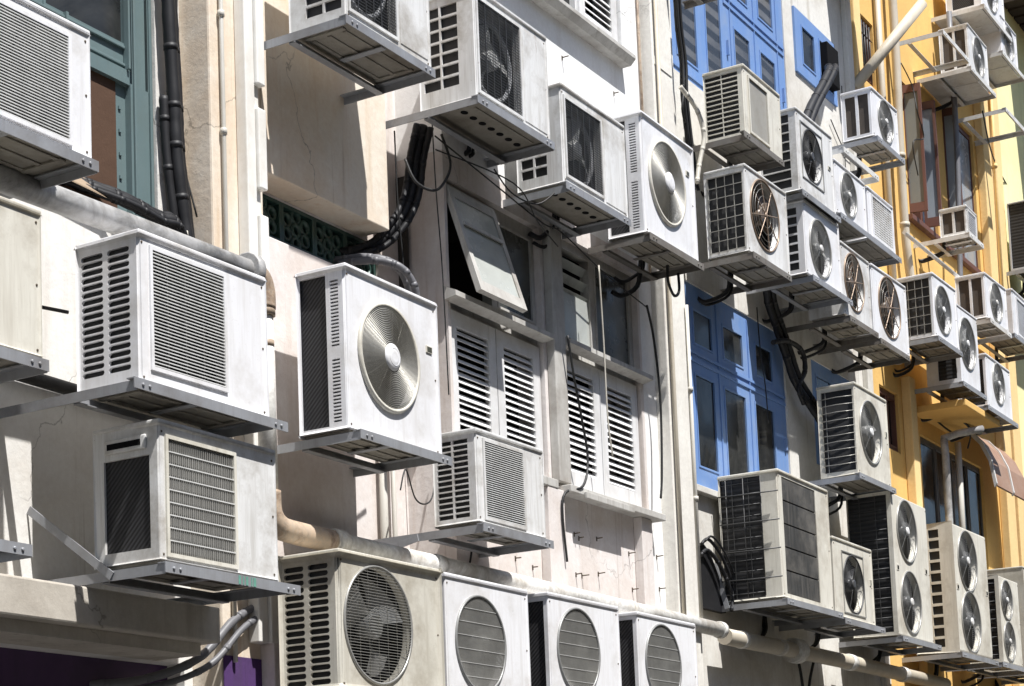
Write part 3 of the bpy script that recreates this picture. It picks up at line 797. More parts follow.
# ================================================================== the buildings
def part(mb, name, mats, parent):
    o = mb.build(name, mats, parent)
    if parent.parent is None and not CAM_SCALE: o.location = -parent.location
    return o
def wall_mb(x0, x1, z0, z1, y, holes, thk=.24, reveal=.2):
    mb = MB()
    mb.holed((x0, z0, x1, z1), [rect(*h) for h in holes], lambda a, b: (a, y, b), (0, 1, 0), reveal)
    Y = y + thk
    mb.face(((x0,y,z0),(x0,Y,z0),(x0,Y,z1),(x0,y,z1))); mb.face(((x1,y,z0),(x1,y,z1),(x1,Y,z1),(x1,Y,z0)))
    mb.face(((x0,y,z1),(x0,Y,z1),(x1,Y,z1),(x1,y,z1))); mb.face(((x0,y,z0),(x1,y,z0),(x1,Y,z0),(x0,Y,z0)))
    return mb
def room(root, x0, z0, x1, z1, y=.12, depth=1.2):
    """dark room behind an opening: five inside faces"""
    mb = MB(); a, b = y, y+depth
    x0 -= .05; x1 += .05; z0 -= .05; z1 += .05
    mb.face(((x0,b,z0),(x1,b,z0),(x1,b,z1),(x0,b,z1)))
    mb.face(((x0,a,z0),(x0,b,z0),(x0,b,z1),(x0,a,z1))); mb.face(((x1,a,z0),(x1,a,z1),(x1,b,z1),(x1,b,z0)))
    mb.face(((x0,a,z1),(x0,b,z1),(x1,b,z1),(x1,a,z1))); mb.face(((x0,a,z0),(x1,a,z0),(x1,b,z0),(x0,b,z0)))
    return part(mb, 'room', 'room', root)
M['room'] = plain('dim room', (.05, .045, .04), .9)

def frame_mb(x0, x1, z0, z1, y, panes, thk=.05, bead=.006):
    mb = MB()
    mb.holed((x0, z0, x1, z1), [rect(*p) for p in panes], lambda a, b: (a, y, b), (0, 1, 0), thk)
    mb.face(((x0,y,z0),(x0,y+thk,z0),(x0,y+thk,z1),(x0,y,z1))); mb.face(((x1,y,z0),(x1,y,z1),(x1,y+thk,z1),(x1,y+thk,z0)))
    mb.face(((x0,y,z1),(x0,y+thk,z1),(x1,y+thk,z1),(x1,y,z1))); mb.face(((x0,y,z0),(x1,y,z0),(x1,y+thk,z0),(x0,y+thk,z0)))
    for (a0, b0, a1, b1) in panes:
        w = .014
        for q in ((a0-w, b0-w, a1+w, b0), (a0-w, b1, a1+w, b1+w), (a0-w, b0, a0, b1), (a1, b0, a1+w, b1)):
            mb.box(q[0], y-bead, q[1], q[2], y+.001, q[3])
    return mb
def panes_of(fr, panes, y, mat='glass'):
    for (a0, b0, a1, b1) in panes:
        MB().box(a0-.008, y, b0-.008, a1+.008, y+.006, b1+.008).build('pane', mat, fr)

def shutter(fr, x0, x1, z0, z1, y, n=15, mat='shutter', st=.085):
    mb = MB(); t = .035
    mb.box(x0, y, z0, x0+st, y+t, z1); mb.box(x1-st, y, z0, x1, y+t, z1)
    mb.box(x0+st, y+.001, z0, x1-st, y+t-.001, z0+.10); mb.box(x0+st, y+.001, z1-.09, x1-st, y+t-.001, z1)
    a, b = z0+.10, z1-.09
    for i in range(n):
        zz = a+(b-a)*(i+.5)/n + random.uniform(-.004, .004); p = (b-a)/n*random.uniform(.8, 1.12)
        mb.prism([(y+.002, zz-p*.52), (y+.007, zz-p*.55), (y+t-.006, zz+p*.20), (y+t-.011, zz+p*.24)], 'x', x0+st-.004, x1-st+.004)
    return mb.build('shutter', mat, fr)

# ---------------------------------------------------------------- house with the teal window
A = thing('shophouse', 'cream house at the left with teal window, green vent blocks and purple ground floor', 'building', (4.8, 0, 0))
part(wall_mb(1.5, 6.86, 0, 9, -.1, [(4.2, 4.62, 6.68, 7.3), (3.0, .3, 6.80, 2.60)]), 'wall', 'wall_l', A)
mb = MB(); mb.box(6.862, -.28, 0, 7.255, .14, 9, 0, .012); part(mb, 'pier', 'wall_cream', A)
mb = MB(); mb.box(6.858, -.285, 0, 7.258, -.2802, 2.63); part(mb, 'painted_dado', 'purple', A)
mb = MB(); mb.box(2.6, -.42, 2.655, 6.67, -.1025, 2.815, 0, .01); mb.box(2.6, -.36, 2.60, 6.6, -.1025, 2.654)
part(mb, 'door_canopy', 'conc', A)
pn = [(4.45, 5.46, 5.86, 7.0), (5.99, 5.46, 6.50, 7.0)]
w = part(frame_mb(4.2, 6.68, 5.27, 7.3, -.06, pn, .07), 'window', 'teal', A)
panes_of(w, pn, -.05)
mb = MB(); mb.box(6.52, -.085, 4.62, 6.675, .05, 5.269); mb.box(4.2, -.08, 5.262, 6.52, .02, 5.33); mb.box(6.455, -.05, 4.63, 6.52, .05, 5.262, 0)
for i in range(5): mb.box(6.47, -.058, 4.70+.11*i, 6.485, -.0505, 4.715+.11*i)
mb.build('jamb', 'teal', w)
mb = MB()
for x0, x1, z0, z1 in ((6.50, 6.512, 5.33, 7.2), (6.535, 6.55, 4.64, 7.2), (6.645, 6.662, 4.64, 7.2)): mb.box(x0, -.098, z0, x1, -.0855 if z0 < 5 else -.061, z1, 0, .003)
for z in (5.345, 5.43): mb.box(4.3, -.075, z, 6.50, -.0605, z+.014, 0, .003)
mb.box(6.1, -.085, 5.28, 6.115, -.0605, 5.46); mb.build('moulding', 'teal', w)
mb = MB(); mb.box(5.3, -.055, 4.62, 6.45, -.04, 5.262); mb.build('boarding', 'wood', w)
mb = MB(); mb.face(((5.78, -.16, 4.66), (6.30, -.17, 4.63), (6.29, .0, 4.80), (5.80, .01, 4.80))); mb.face(((5.78, -.165, 4.653), (5.80, .005, 4.793), (6.29, -.005, 4.793), (6.30, -.175, 4.623)))
mb.build('loose_board', 'card', w)
room(A, 4.2, 4.62, 6.68, 7.3)
pn = [(3.3, .6, 5.0, 2.42), (5.2, .6, 6.62, 2.42)]
w = part(frame_mb(3.0, 6.80, .3, 2.60, 0, pn, .07), 'door', 'purple_w', A); panes_of(w, pn, .03)
room(A, 3.0, .3, 6.80, 2.6, .16)

part(wall_mb(7.257, 8.95, 0, 9.5, -.1, [(7.38, 4.815, 8.52, 5.035)], .3), 'vent_wall', 'wall_pink', A)
mb = MB(); mb.box(7.259, -.28, 5.035, 8.37, -.1025, 9.5, 0, .006); part(mb, 'balcony_fascia', 'wall_cream', A)
def vent_block(x0, x1, z0, z1, y):
    mb = MB(); t = .07; f = .018
    mb.box(x0, y, z0, x1, y+t, z0+f); mb.box(x0, y, z1-f, x1, y+t, z1); mb.box(x0, y, z0+f, x0+f, y+t, z1-f); mb.box(x1-f, y, z0+f, x1, y+t, z1-f)
    cx, cz, r = (x0+x1)/2, (z0+z1)/2, (z1-z0)/2-f
    mb.ring((cx, y+.03, cz), r*.36, .012, 20, 6, sy=2.)
    for k in range(6):
        a = math.pi/6 + k*math.pi/3; d = r*.80
        mb.ring((cx+1.25*d*math.cos(a), y+.03, cz+d*math.sin(a)), r*.36, .011, 18, 6, sy=2.)
    mb.box(x0+f, y+.01, cz-.007, cx-r*1.3, y+.06, cz+.007); mb.box(cx+r*1.3, y+.01, cz-.007, x1-f, y+.06, cz+.007)
    return mb
for i in range(4): part(vent_block(7.381+.285*i, 7.381+.285*i+.283, 4.816, 5.034, -.085), 'vent_block', 'vent', A)
room(A, 7.38, 4.815, 8.52, 5.035, .15, .6)

mb = MB(); mb.box(7.14, -.36, 0, 7.86, -.1025, 4.668, 0, .006); part(mb, 'lower_wall', 'wall_pink', A)
mb = MB(); mb.tube([(8.44, -.14, 2.4), (8.44, -.14, 4.4)], .022, 10); mb.tube([(8.54, -.14, 2.4), (8.54, -.14, 4.4)], .014, 8); part(mb, 'wall_pipe', 'lead', A)

# ---------------------------------------------------------------- white house: its front stands .3 m further out
B = thing('shophouse', 'white house in the middle with louvred shutters and a propped top light', 'building', (9.18, -.305, .086))
CAM_SCALE = (Vector((9.7, 0, 0)), .9464)
part(wall_mb(9.24, 11.80, -.1, 5.80, -.1, [(9.27, 4.02, 10.38, 5.64), (10.60, 4.0, 11.765, 5.68)], .42), 'wall', 'wall_pink', B)
part(wall_mb(9.24, 12.0, 5.80, 9.5, -.1, [(10.52, 7.235, 11.72, 8.6)], .42), 'upper_wall', 'wall_w', B)
part(wall_mb(11.80, 12.0, -.1, 5.80, -.1, []), 'side_wall', 'wall_w', B)
# left bay
w = part(frame_mb(9.27, 10.38, 4.02, 5.64, -.055, [(9.30, 4.99, 9.82, 5.60), (9.91, 5.03, 10.33, 5.55), (9.29, 4.05, 10.36, 4.87)], .06), 'window', 'greyw', B)
panes_of(w, [(9.91, 5.03, 10.33, 5.55)], -.047, 'glass_o')
shutter(w, 9.285, 9.82, 4.05, 4.865, -.075); shutter(w, 9.83, 10.365, 4.05, 4.865, -.075)
# propped top light: hinged at the top, swung out
mb = MB(); a = R(17); Lh = .70
q = Matrix.Translation((0, -.075, 5.60)) @ Matrix.Rotation(-a, 4, 'X')
x0, x1 = 9.29, 9.83; st = .045
mb.obox(q, x0, -.02, -Lh, x0+st, .015, 0); mb.obox(q, x1-st, -.02, -Lh, x1, .015, 0)
mb.obox(q, x0+st, -.019, -Lh, x1-st, .014, -Lh+.07); mb.obox(q, x0+st, -.019, -.07, x1-st, .014, 0); mb.obox(q, x0+st, -.03, -.26, x1-st, -.0195, -.235)
sash = mb.build('open_top_light', 'greyw', w)
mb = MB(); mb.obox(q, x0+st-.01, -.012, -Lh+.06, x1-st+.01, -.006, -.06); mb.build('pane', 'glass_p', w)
# right bay
pn = [(10.66, 5.03, 11.12, 5.62), (11.22, 5.03, 11.70, 5.62)]
w = part(frame_mb(10.60, 11.765, 4.0, 5.68, -.055, pn + [(10.62, 4.04, 11.745, 4.90)], .06), 'window', 'greyw', B)
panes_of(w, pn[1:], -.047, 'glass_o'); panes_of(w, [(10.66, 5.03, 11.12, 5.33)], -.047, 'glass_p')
mb = MB()
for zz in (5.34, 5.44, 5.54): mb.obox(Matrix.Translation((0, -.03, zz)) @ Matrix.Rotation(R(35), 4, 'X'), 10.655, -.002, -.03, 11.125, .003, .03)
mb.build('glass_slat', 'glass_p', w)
shutter(w, 10.625, 11.175, 4.04, 4.895, -.075); shutter(w, 11.185, 11.742, 4.04, 4.895, -.075)
for x0, x1, z in ((9.2, 10.376, 4.91), (10.604, 11.80, 4.935)):
    mb = MB(); mb.prism([(-.18, z-.005), (-.18, z+.025), (-.101, z+.06), (-.101, z-.02)], 'x', x0, x1); part(mb, 'transom_rail', 'greyw', B)
mb = MB(); mb.box(9.2, -.17, 3.955, 10.376, -.101, 4.01, 0, .005); part(mb, 'window_sill', 'greyw', B)
mb = MB(); mb.box(10.45, -.215, 3.945, 11.82, -.101, 3.99, 0, .004); mb.box(10.62, -.235, 3.925, 11.3, -.2155, 3.965, 0, .003); part(mb, 'window_sill', 'greyw', B)
mb = MB(); mb.box(10.415, -.16, 4.011, 10.57, -.101, 5.72, 0, .006); part(mb, 'window_post', 'greyw', B)
mb = MB(); mb.box(10.24, -.165, 0, 10.45, -.101, 3.954, 0, .005); part(mb, 'pilaster_strip', 'wall_pink', B)
mb = MB(); mb.box(11.54, -.165, 0, 11.70, -.101, 3.943, 0, .005); part(mb, 'pilaster_strip', 'wall_pink', B)
for r_ in ((9.27, 4.02, 10.38, 5.64), (10.60, 4.0, 11.765, 5.68), (10.52, 7.235, 11.72, 8.6)): room(B, *r_, y=.14)
w = part(frame_mb(10.52, 11.72, 7.235, 8.6, -.055, [(10.56, 7.28, 11.10, 8.55), (11.14, 7.28, 11.68, 8.55)], .06), 'window', 'shutter', B)
shutter(w, 11.13, 11.70, 7.27, 8.56, -.078, 22); panes_of(w, [(10.56, 7.28, 11.10, 8.55)], -.02)
mb = MB(); mb.prism([(-.21, 7.19), (-.21, 7.215), (-.101, 7.25), (-.101, 7.15), (-.17, 7.15), (-.19, 7.17)], 'x', 9.9, 11.70); part(mb, 'window_sill', 'greyw', B)
mb = MB(); mb.box(12.001, -.2, 0, 12.33, .14, 9.5, 0, .008); mb.box(12.332, -.17, 0, 12.42, .14, 9.5, 0, .004); mb.box(12.02, -.206, 7.27, 12.31, -.2005, 7.33, 0, .002)
part(mb, 'party_pilaster', 'pilaster', B)
def nails(pts, y=-.1):
    for x, z in pts:
        m_ = MB(); L = random.uniform(.035, .055)
        m_.tube([(x, y+.004, z), (x, y-L, z+random.uniform(-.002, .004))], .0042, 5); m_.box(x-.006, y-.004, z-.018, x+.006, y-.0005, z+.012)
        part(m_, 'wall_hook', 'nail', B)
nails([(10.68, 3.72), (10.74, 3.70), (10.99, 3.73), (11.45, 3.69), (10.68, 3.46), (10.76, 3.46), (10.99, 3.50), (11.48, 3.45), (9.91, 3.47), (10.12, 3.44), (10.80, 6.91), (11.55, 6.92), (11.88, 3.72), (11.9, 3.50)])

# ---------------------------------------------------------------- blue windowed house
D = thing('shophouse', 'pale house with bright blue window frames', 'building', (13.886, -.2035, .0571))
CAM_SCALE = (Vector((14.4, 0, 0)), .9643)
H = [(12.56, 7.46, 14.88, 9.4), (12.50, 4.32, 14.48, 5.86), (15.1, 8.32, 16.08, 8.90), (15.08, 4.9, 16.05, 5.80)]
part(wall_mb(12.20, 16.5, -.1, 10.8, -.1, H), 'wall', 'wall_blue', D)
pn = [(12.68, 7.62, 13.04, 9.25), (13.24, 7.62, 13.52, 9.25), (13.80, 7.64, 14.10, 8.22), (14.34, 7.64, 14.64, 8.22), (13.80, 8.52, 14.10, 9.2), (14.34, 8.52, 14.64, 9.2)]
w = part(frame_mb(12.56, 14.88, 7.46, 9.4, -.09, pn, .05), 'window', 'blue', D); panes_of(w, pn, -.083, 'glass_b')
mb = MB()
for x in (13.72, 14.22, 14.72): mb.box(x-.006, -.0985, 7.5, x+.006, -.0902, 9.36)
mb.box(13.6, -.1, 8.36, 14.86, -.0902, 8.385); mb.box(13.6, -.1, 8.42, 14.86, -.0902, 8.44); mb.box(12.56, -.1, 7.5, 14.88, -.0902, 7.52)
for x, z in ((13.64, 8.0), (14.80, 8.0)): mb.box(x-.012, -.112, z-.06, x+.012, -.0902, z+.06)
mb.build('moulding', 'blue', w)
pn = [(12.72, 4.50, 13.05, 5.18), (13.25, 4.50, 13.64, 5.18), (13.84, 4.50, 14.21, 5.18), (12.73, 5.42, 13.05, 5.67), (13.27, 5.42, 13.63, 5.67), (13.90, 5.42, 14.23, 5.67)]
w = part(frame_mb(12.50, 14.48, 4.32, 5.86, -.085, pn, .05), 'window', 'blue', D); panes_of(w, pn, -.078)
mb = MB()
for x in (13.15, 13.74): mb.box(x-.006, -.0945, 4.36, x+.006, -.0852, 5.82)
mb.box(12.52, -.097, 5.27, 14.46, -.0852, 5.295); mb.box(12.52, -.097, 5.33, 14.46, -.0852, 5.35)
for x, z in ((14.42, 4.95), (12.56, 4.7), (12.56, 5.1)): mb.box(x-.012, -.107, z-.05, x+.012, -.0852, z+.05)
mb.build('moulding', 'blue', w)
pn = [(15.26, 8.44, 15.54, 8.77), (15.68, 8.40, 15.98, 8.80)]
w = part(frame_mb(15.1, 16.08, 8.32, 8.90, -.12, pn, .07), 'window', 'blue', D); panes_of(w, pn[:1], -.112)
mb = MB(); mb.box(15.69, -.19, 8.42, 15.97, -.05, 8.78, 0, .006); mb.build('vent_box', 'black', w)
pn = [(15.2, 5.0, 15.55, 5.68), (15.63, 5.0, 15.96, 5.68)]
w = part(frame_mb(15.08, 16.05, 4.9, 5.80, -.09, pn, .05), 'window', 'blue', D); panes_of(w, pn, -.083)
for r_ in H: room(D, *r_)
mb = MB(); mb.box(12.46, -.16, 4.27, 14.52, -.101, 4.318, 0, .004); part(mb, 'window_sill', 'wall_blue', D)
mb = MB(); mb.box(15.95, -.80, 9.60, 16.499, -.101, 9.68, 0, .006); part(mb, 'sunshade_slab', 'conc', D)
mb = MB(); mb.box(16.36, -.15, 0, 16.498, -.101, 10.8, 0, .004); part(mb, 'corner_strip', 'wall_blue', D)

# ---------------------------------------------------------------- orange house
F = thing('shophouse', 'orange house with dark brown windows and lighter orange pilasters', 'building', (18.225, -.2035, .0571))
CAM_SCALE = (Vector((18.9, 0, 0)), .9643)
H = [(16.86, 8.88, 17.25, 9.52), (18.05, 7.86, 18.97, 9.25), (19.36, 7.86, 20.45, 9.45), (16.80, 5.36, 17.32, 5.93), (17.92, 4.1, 19.98, 5.66)]
part(wall_mb(16.502, 21.2, -.1, 11.6, -.1, H), 'wall', 'wall_or', F)
for x0, x1, z0, z1, dp in ((20.55, 20.85, 0, 11.6, .19), (20.9, 21.19, 0, 11.6, .21), (17.43, 17.60, 0, 6.12, .19), (16.56, 16.74, 6.2, 11.6, .16)):
    mb = MB(); mb.box(x0, -dp, z0, x1, -.101, z1, 0, .01); part(mb, 'pilaster_strip', 'wall_or2', F)
for k, (x0, z0, x1, z1) in enumerate(H):
    room(F, x0, z0, x1, z1)
M['greyd'] = paint('dark grey joinery paint', (.13, .125, .125), (.06, .05, .045), .6, .5)
def brown_window(x0, z0, x1, z1, cols, mat='brownw', y=-.07):
    n = len(cols)-1; pn = [(x0+(x1-x0)*cols[i]+.035, z0+.06, x0+(x1-x0)*cols[i+1]-.035, z1-.06) for i in range(n)]
    w_ = part(frame_mb(x0, x1, z0, z1, y, pn, .06), 'window', mat, F); return w_, pn
w, pn = brown_window(18.05, 7.86, 18.97, 9.25, (0, .5, 1.)); panes_of(w, pn[1:], -.062, 'glass_l')
def leaf(fr, hinge, ang, wd, z0, z1, mat, gm):
    q = Matrix.Translation((hinge, -.08, 0)) @ Matrix.Rotation(ang, 4, 'Z')
    m_ = MB(); s_ = .028
    m_.obox(q, 0, -.02, z0, s_, .02, z1); m_.obox(q, wd-s_, -.02, z0, wd, .02, z1); m_.obox(q, s_, -.019, z0, wd-s_, .019, z0+.09); m_.obox(q, s_, -.019, z1-.08, wd-s_, .019, z1)
    m_.build('casement', mat, fr); m_ = MB(); m_.obox(q, s_-.01, -.004, z0+.08, wd-s_+.01, .003, z1-.07); m_.build('pane', gm, fr)
leaf(w, 18.07, R(-82), .19, 7.9, 9.2, 'brownw', 'glass_d'); leaf(w, 18.60, R(-84), .17, 7.9, 9.2, 'brownw', 'glass_l')
w, pn = brown_window(19.36, 7.86, 20.45, 9.45, (0, .5, 1.)); panes_of(w, pn, -.062, 'glass_l')
leaf(w, 19.40, R(-80), .16, 7.9, 9.4, 'brownw', 'glass_l')
w, pn = brown_window(16.80, 5.36, 17.32, 5.93, (0, .5, 1.)); panes_of(w, pn, -.03)
w, pn = brown_window(16.86, 8.88, 17.25, 9.52, (0, 1.)); panes_of(w, pn, -.03)
mb = MB(); 
for i in range(5): mb.tube([(16.9+.07*i, -.085, 8.92), (16.9+.07*i, -.085, 9.48)], .006, 6)
for zz in (9.05, 9.35): mb.tube([(16.87, -.09, zz), (17.24, -.09, zz)], .005, 6)
mb.build('grille', 'wire_d', w)
w, pn = brown_window(17.92, 4.1, 19.98, 5.66, (0, .26, .5, .76, 1.), 'greyd'); panes_of(w, pn[:1] + pn[2:3], -.062, 'glass'); panes_of(w, pn[1:2] + pn[3:], -.062, 'glass')
mb = MB(); mb.box(17.95, -.16, 7.80, 20.55, -.101, 7.855, 0, .006); part(mb, 'window_sill', 'brownw', F)
mb = MB(); mb.box(17.72, -.62, 5.82, 18.86, -.101, 5.887, 0, .008); part(mb, 'sunshade_slab', 'wall_or', F)

# ---------------------------------------------------------------- yellow building
G = thing('yellow_building', 'yellow building beyond the orange house at the right edge', 'building', (25.07, -.2035, .0571))
CAM_SCALE = (Vector((26, 0, 0)), .9643)
part(wall_mb(21.202, 32, -.1, 14, -.1, []), 'wall', 'wall_ye', G)
mb = MB(); mb.box(22.1, -1.25, 11.62, 32, -.101, 11.70)
for i in range(40): mb.box(22.1+.25*i, -1.25, 11.59, 22.1+.25*i+.19, -.102, 11.6195)
part(mb, 'roof_eave', 'eave', G)
CAM_SCALE = None

# ---------------------------------------------------------------- the row across the lane, mirrored in the window panes
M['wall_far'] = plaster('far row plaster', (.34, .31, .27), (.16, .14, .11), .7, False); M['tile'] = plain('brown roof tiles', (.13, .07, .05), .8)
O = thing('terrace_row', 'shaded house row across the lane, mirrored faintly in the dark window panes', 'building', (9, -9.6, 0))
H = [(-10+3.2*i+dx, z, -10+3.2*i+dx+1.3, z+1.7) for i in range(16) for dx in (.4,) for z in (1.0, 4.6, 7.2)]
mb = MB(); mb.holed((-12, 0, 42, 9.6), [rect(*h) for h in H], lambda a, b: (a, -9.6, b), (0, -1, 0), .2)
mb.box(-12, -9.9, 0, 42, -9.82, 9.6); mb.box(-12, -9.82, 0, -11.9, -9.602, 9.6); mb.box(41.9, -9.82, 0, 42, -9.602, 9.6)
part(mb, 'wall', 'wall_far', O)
mb = MB(); mb.prism([(-9.2, 9.5), (-9.2, 9.62), (-13.5, 11.6), (-13.5, 11.45)], 'x', -12, 42)
for i in range(180): mb.tube([(-11.9+.3*i, -9.25, 9.66), (-11.9+.3*i, -13.4, 11.58)], .05, 6)
part(mb, 'roof', 'tile', O)
for h in H:
    w = part(frame_mb(h[0], h[2], h[1], h[3], -9.72, [(h[0]+.06, h[1]+.06, (h[0]+h[2])/2-.03, h[3]-.06), ((h[0]+h[2])/2+.03, h[1]+.06, h[2]-.06, h[3]-.06)], .05), 'window', 'brownw', O) if h[1] > 4 else None

# ================================================================== ground
g = MB(); g.face(((-60, -60, 0), (90, -60, 0), (90, 40, 0), (-60, 40, 0)))
tag(g.build('back_lane', 'asphalt'), None, None, kind='structure')

# ================================================================== pipes; many points here and in hoses and cables were scaled about the camera
def pipe(name, label, pts, r, mat, cat='pipe', smooth=0, n=14, collars=(), cmat=None, group=None, elbows=()):
    root = thing(name, label, cat, pts[0], group)
    mb = MB(); mb.tube(pts, r, n, smooth); o = mb.build('tube', mat, root); o.location = -root.location
    for (p, d, rr, L) in collars:
        d = Vector(d).normalized(); p = Vector(p)
        mb = MB(); mb.tube([p-d*L/2, p-d*L/2*.98, p+d*L/2*.98, p+d*L/2], rr, n, radii=[rr*.94, rr, rr, rr*.94]); c = mb.build('collar', cmat or mat, root); c.location = -root.location
    for (ps, rr, em) in elbows:
        mb = MB(); mb.tube(ps, rr, n, 5); c = mb.build('elbow', em, root); c.location = -root.location
    return root
pipe('soil_pipe', 'thick patched grey pipe running level above the slatted white unit', [(3.117, -0.489, 4.327), (5.065, -0.489, 4.352), (6.857, -0.489, 4.381)], .055, 'pipe_g',
     collars=[((6.847, -0.489, 4.381), (1, 0, .01), .085, .05), ((4.773, -0.489, 4.347), (1, 0, 0), .07, .09)])
pipe('soil_pipe', 'white downpipe with a rusty elbow between the slatted unit and the big ring grille unit', [(6.954, -0.489, 4.230), (6.959, -0.489, 3.373)], .044, 'pipe_w',
     collars=[((6.954, -0.489, 4.220), (0, 0, 1), .055, .05), ((6.954, -0.489, 4.064), (0, 0, 1), .0455, .03)], cmat='rust',
     elbows=[([(6.867, -0.489, 4.383), (6.925, -0.489, 4.366), (6.952, -0.489, 4.308), (6.954, -0.489, 4.230)], .058, 'rust')])
pipe('drain_pipe', 'white pipe running level just above the row of round fan units', [(7.422, -0.499, 3.202), (9.253, -0.499, 3.197), (12.000, -0.499, 3.183)], .05, 'pipe_w',
     collars=[((11.980, -0.499, 3.183), (1, 0, 0), .058, .05), ((8.376, -0.499, 3.199), (1, 0, 0), .056, .07), ((7.480, -0.499, 3.202), (1, 0, 0), .064, .07), ((10.617, -0.499, 3.191), (1, 0, 0), .055, .05)],
     elbows=[([(6.959, -0.489, 3.373), (6.964, -0.491, 3.275), (7.013, -0.495, 3.219), (7.110, -0.499, 3.204), (7.422, -0.499, 3.202)], .056, 'rust')])
pipe('drain_pipe', 'beige pipe running level low across the blue windowed house', [(12.152, -0.457, 3.158), (13.426, -0.457, 3.163), (14.798, -0.457, 3.163), (17.052, -0.457, 3.148)], .058, 'pipe_b',
     collars=[((13.446, -0.457, 3.163), (1, 0, 0), .095, .12), ((13.132, -0.457, 3.163), (1, 0, 0), .064, .08), ((14.602, -0.457, 3.163), (1, 0, 0), .066, .10), ((15.876, -0.457, 3.155), (1, 0, 0), .066, .10), ((12.446, -0.457, 3.160), (1, 0, 0), .064, .06)], cmat='pipe_w')
pipe('conduit', 'thin pale conduit running down the cream pier', [(6.93, -.30, 8.8), (6.93, -.30, 5.2), (6.925, -.30, 2.6)], .011, 'lead', 'conduit', collars=[((6.93, -.30, z), (0, 0, 1), .017, .03) for z in (5.7, 5.12, 4.5)])
t = thing('rainwater_trunking', 'square white trunking in short lengths on the right side of the cream pier', 'downpipe', (7.16, -.3, 0))
for z0, z1 in ((2.7, 4.0), (4.05, 4.76), (4.89, 5.29), (5.41, 6.2), (6.25, 8.8)):
    mb = MB(); mb.box(7.123, -.362, z0, 7.185, -.2815, z1, 0, .006); o = mb.build('trunking_length', 'trunk', t); o.location = -t.location
mb = MB(); mb.box(7.05, -.345, 2.7, 7.12, -.2812, 8.8, 0, .006); mb.box(7.1202, -.33, 2.7, 7.165, -.2812, 8.8); o = mb.build('channel', 'trunk', t); o.location = -t.location
pipe('conduit', 'brown conduit clipped down the left side of the white pilaster', [(11.395, -0.518, 8.414), (11.385, -0.518, 4.818), (11.376, -0.518, 3.190)], .014, 'pipe_b', 'conduit', collars=[((12.03, -.225, z), (0, 0, 1), .02, .03) for z in (6.625, 4.426, 3.871)])
pipe('conduit', 'thin reddish pipe on the white wall beside the peeling pilaster', [(11.328, -0.414, 8.603), (11.328, -0.414, 5.480)], .009, 'rust', 'conduit')
pipe('conduit', 'grey conduit on the edge of the pilaster beside the large old panelled unit', [(11.726, -0.485, 5.386), (11.716, -0.485, 3.209)], .013, 'lead', 'conduit', collars=[((11.72, -.485, z), (0, 0, 1), .02, .03) for z in (4.8, 4.05)])
pipe('downpipe', 'pale crooked downpipe on the orange wall left of the open brown window', [(16.991, -0.396, 10.472), (16.972, -0.396, 8.929), (16.933, -0.396, 8.350), (16.914, -0.396, 7.675), (16.933, -0.396, 7.193), (17.030, -0.396, 6.711), (17.049, -0.396, 6.132)], .04, 'pipe_b', smooth=3, collars=[((16.92, -.396, z), (0, 0, 1), .047, .04) for z in (8.06, 7.40)])
pipe('downpipe', 'thinner pale pipe just left of the crooked downpipe on the orange wall', [(16.682, -0.348, 10.472), (16.653, -0.348, 8.254), (16.634, -0.348, 6.036)], .03, 'pipe_b')
pipe('vent_pipe', 'thin grey pipe standing free in front of the small box unit', [(18.45, -.5, 10.0), (18.42, -.5, 8.6), (18.30, -.5, 7.7), (18.16, -.5, 6.7), (18.14, -.5, 5.9)], .028, 'tube_g', smooth=3)
pipe('conduit', 'thin orange pipe on the light orange pilaster by the yellow wall', [(20.154, -0.416, 10.664), (20.115, -0.416, 8.929), (20.038, -0.416, 7.000)], .016, 'wall_or2', 'conduit', collars=[((20.115, -0.416, 8.929), (0, 0, 1), .024, .04)])
pipe('vent_pipe', 'bent grey pipe rising in front of the lower brown window, left of two', [(17.377, -0.493, 4.107), (17.396, -0.493, 5.313), (17.415, -0.512, 5.476), (17.647, -0.782, 5.554)], .035, 'pipe_g', smooth=3)
pipe('vent_pipe', 'straight pale pipe standing in front of the lower brown window, right of two', [(17.762, -0.493, 4.107), (17.811, -0.493, 5.496)], .03, 'lead')
# loose pole and the heavy diagonal strut
pipe('loose_pole', 'pale square pole lying diagonally across the orange wall above the wire grid unit', [(16.56, -.5, 7.21), (18.83, -.52, 7.17)], .024, 'steelw', 'pole', n=4)
pipe('strut', 'thick grey tube strut leaning out above the brown mesh unit at the orange corner', [(15.93, -.32, 8.39), (16.55, -.80, 9.28)], .05, 'pipe_b', 'strut', n=16)

# ================================================================== hoses and cables
def catmull(pts, k):
    pts = [Vector(p) for p in pts]; P_ = [pts[0]] + pts + [pts[-1]]; out = []
    for i in range(1, len(P_)-2):
        p0, p1, p2, p3 = P_[i-1:i+3]
        for j in range(k):
            t_ = j/k; out.append(.5*((2*p1)+(-p0+p2)*t_+(2*p0-5*p1+4*p2-p3)*t_*t_+(-p0+3*p1-3*p2+p3)*t_**3))
    return out + [pts[-1]]
def hose(name, label, tubes, mat, cat='hose', n=8, smooth=5):
    root = thing(name, label, cat, tubes[0][0][0])
    for pts, r in tubes:
        mb = MB()
        if r > .013:                              # lagging: uneven, with tape turns standing proud
            c_ = catmull(pts, 9); mb.tube(c_, r, 10, radii=[r*random.uniform(.93, 1.07) for _ in c_])
            for i in range(4, len(c_)-2, 6):
                d_ = (c_[i+1]-c_[i-1]).normalized(); mb.tube([c_[i]-d_*.014, c_[i]+d_*.014], r*1.05, 10)
        else: mb.tube(pts, r, n, smooth)
        o = mb.build('strand', mat, root); o.location = -root.location
    return root
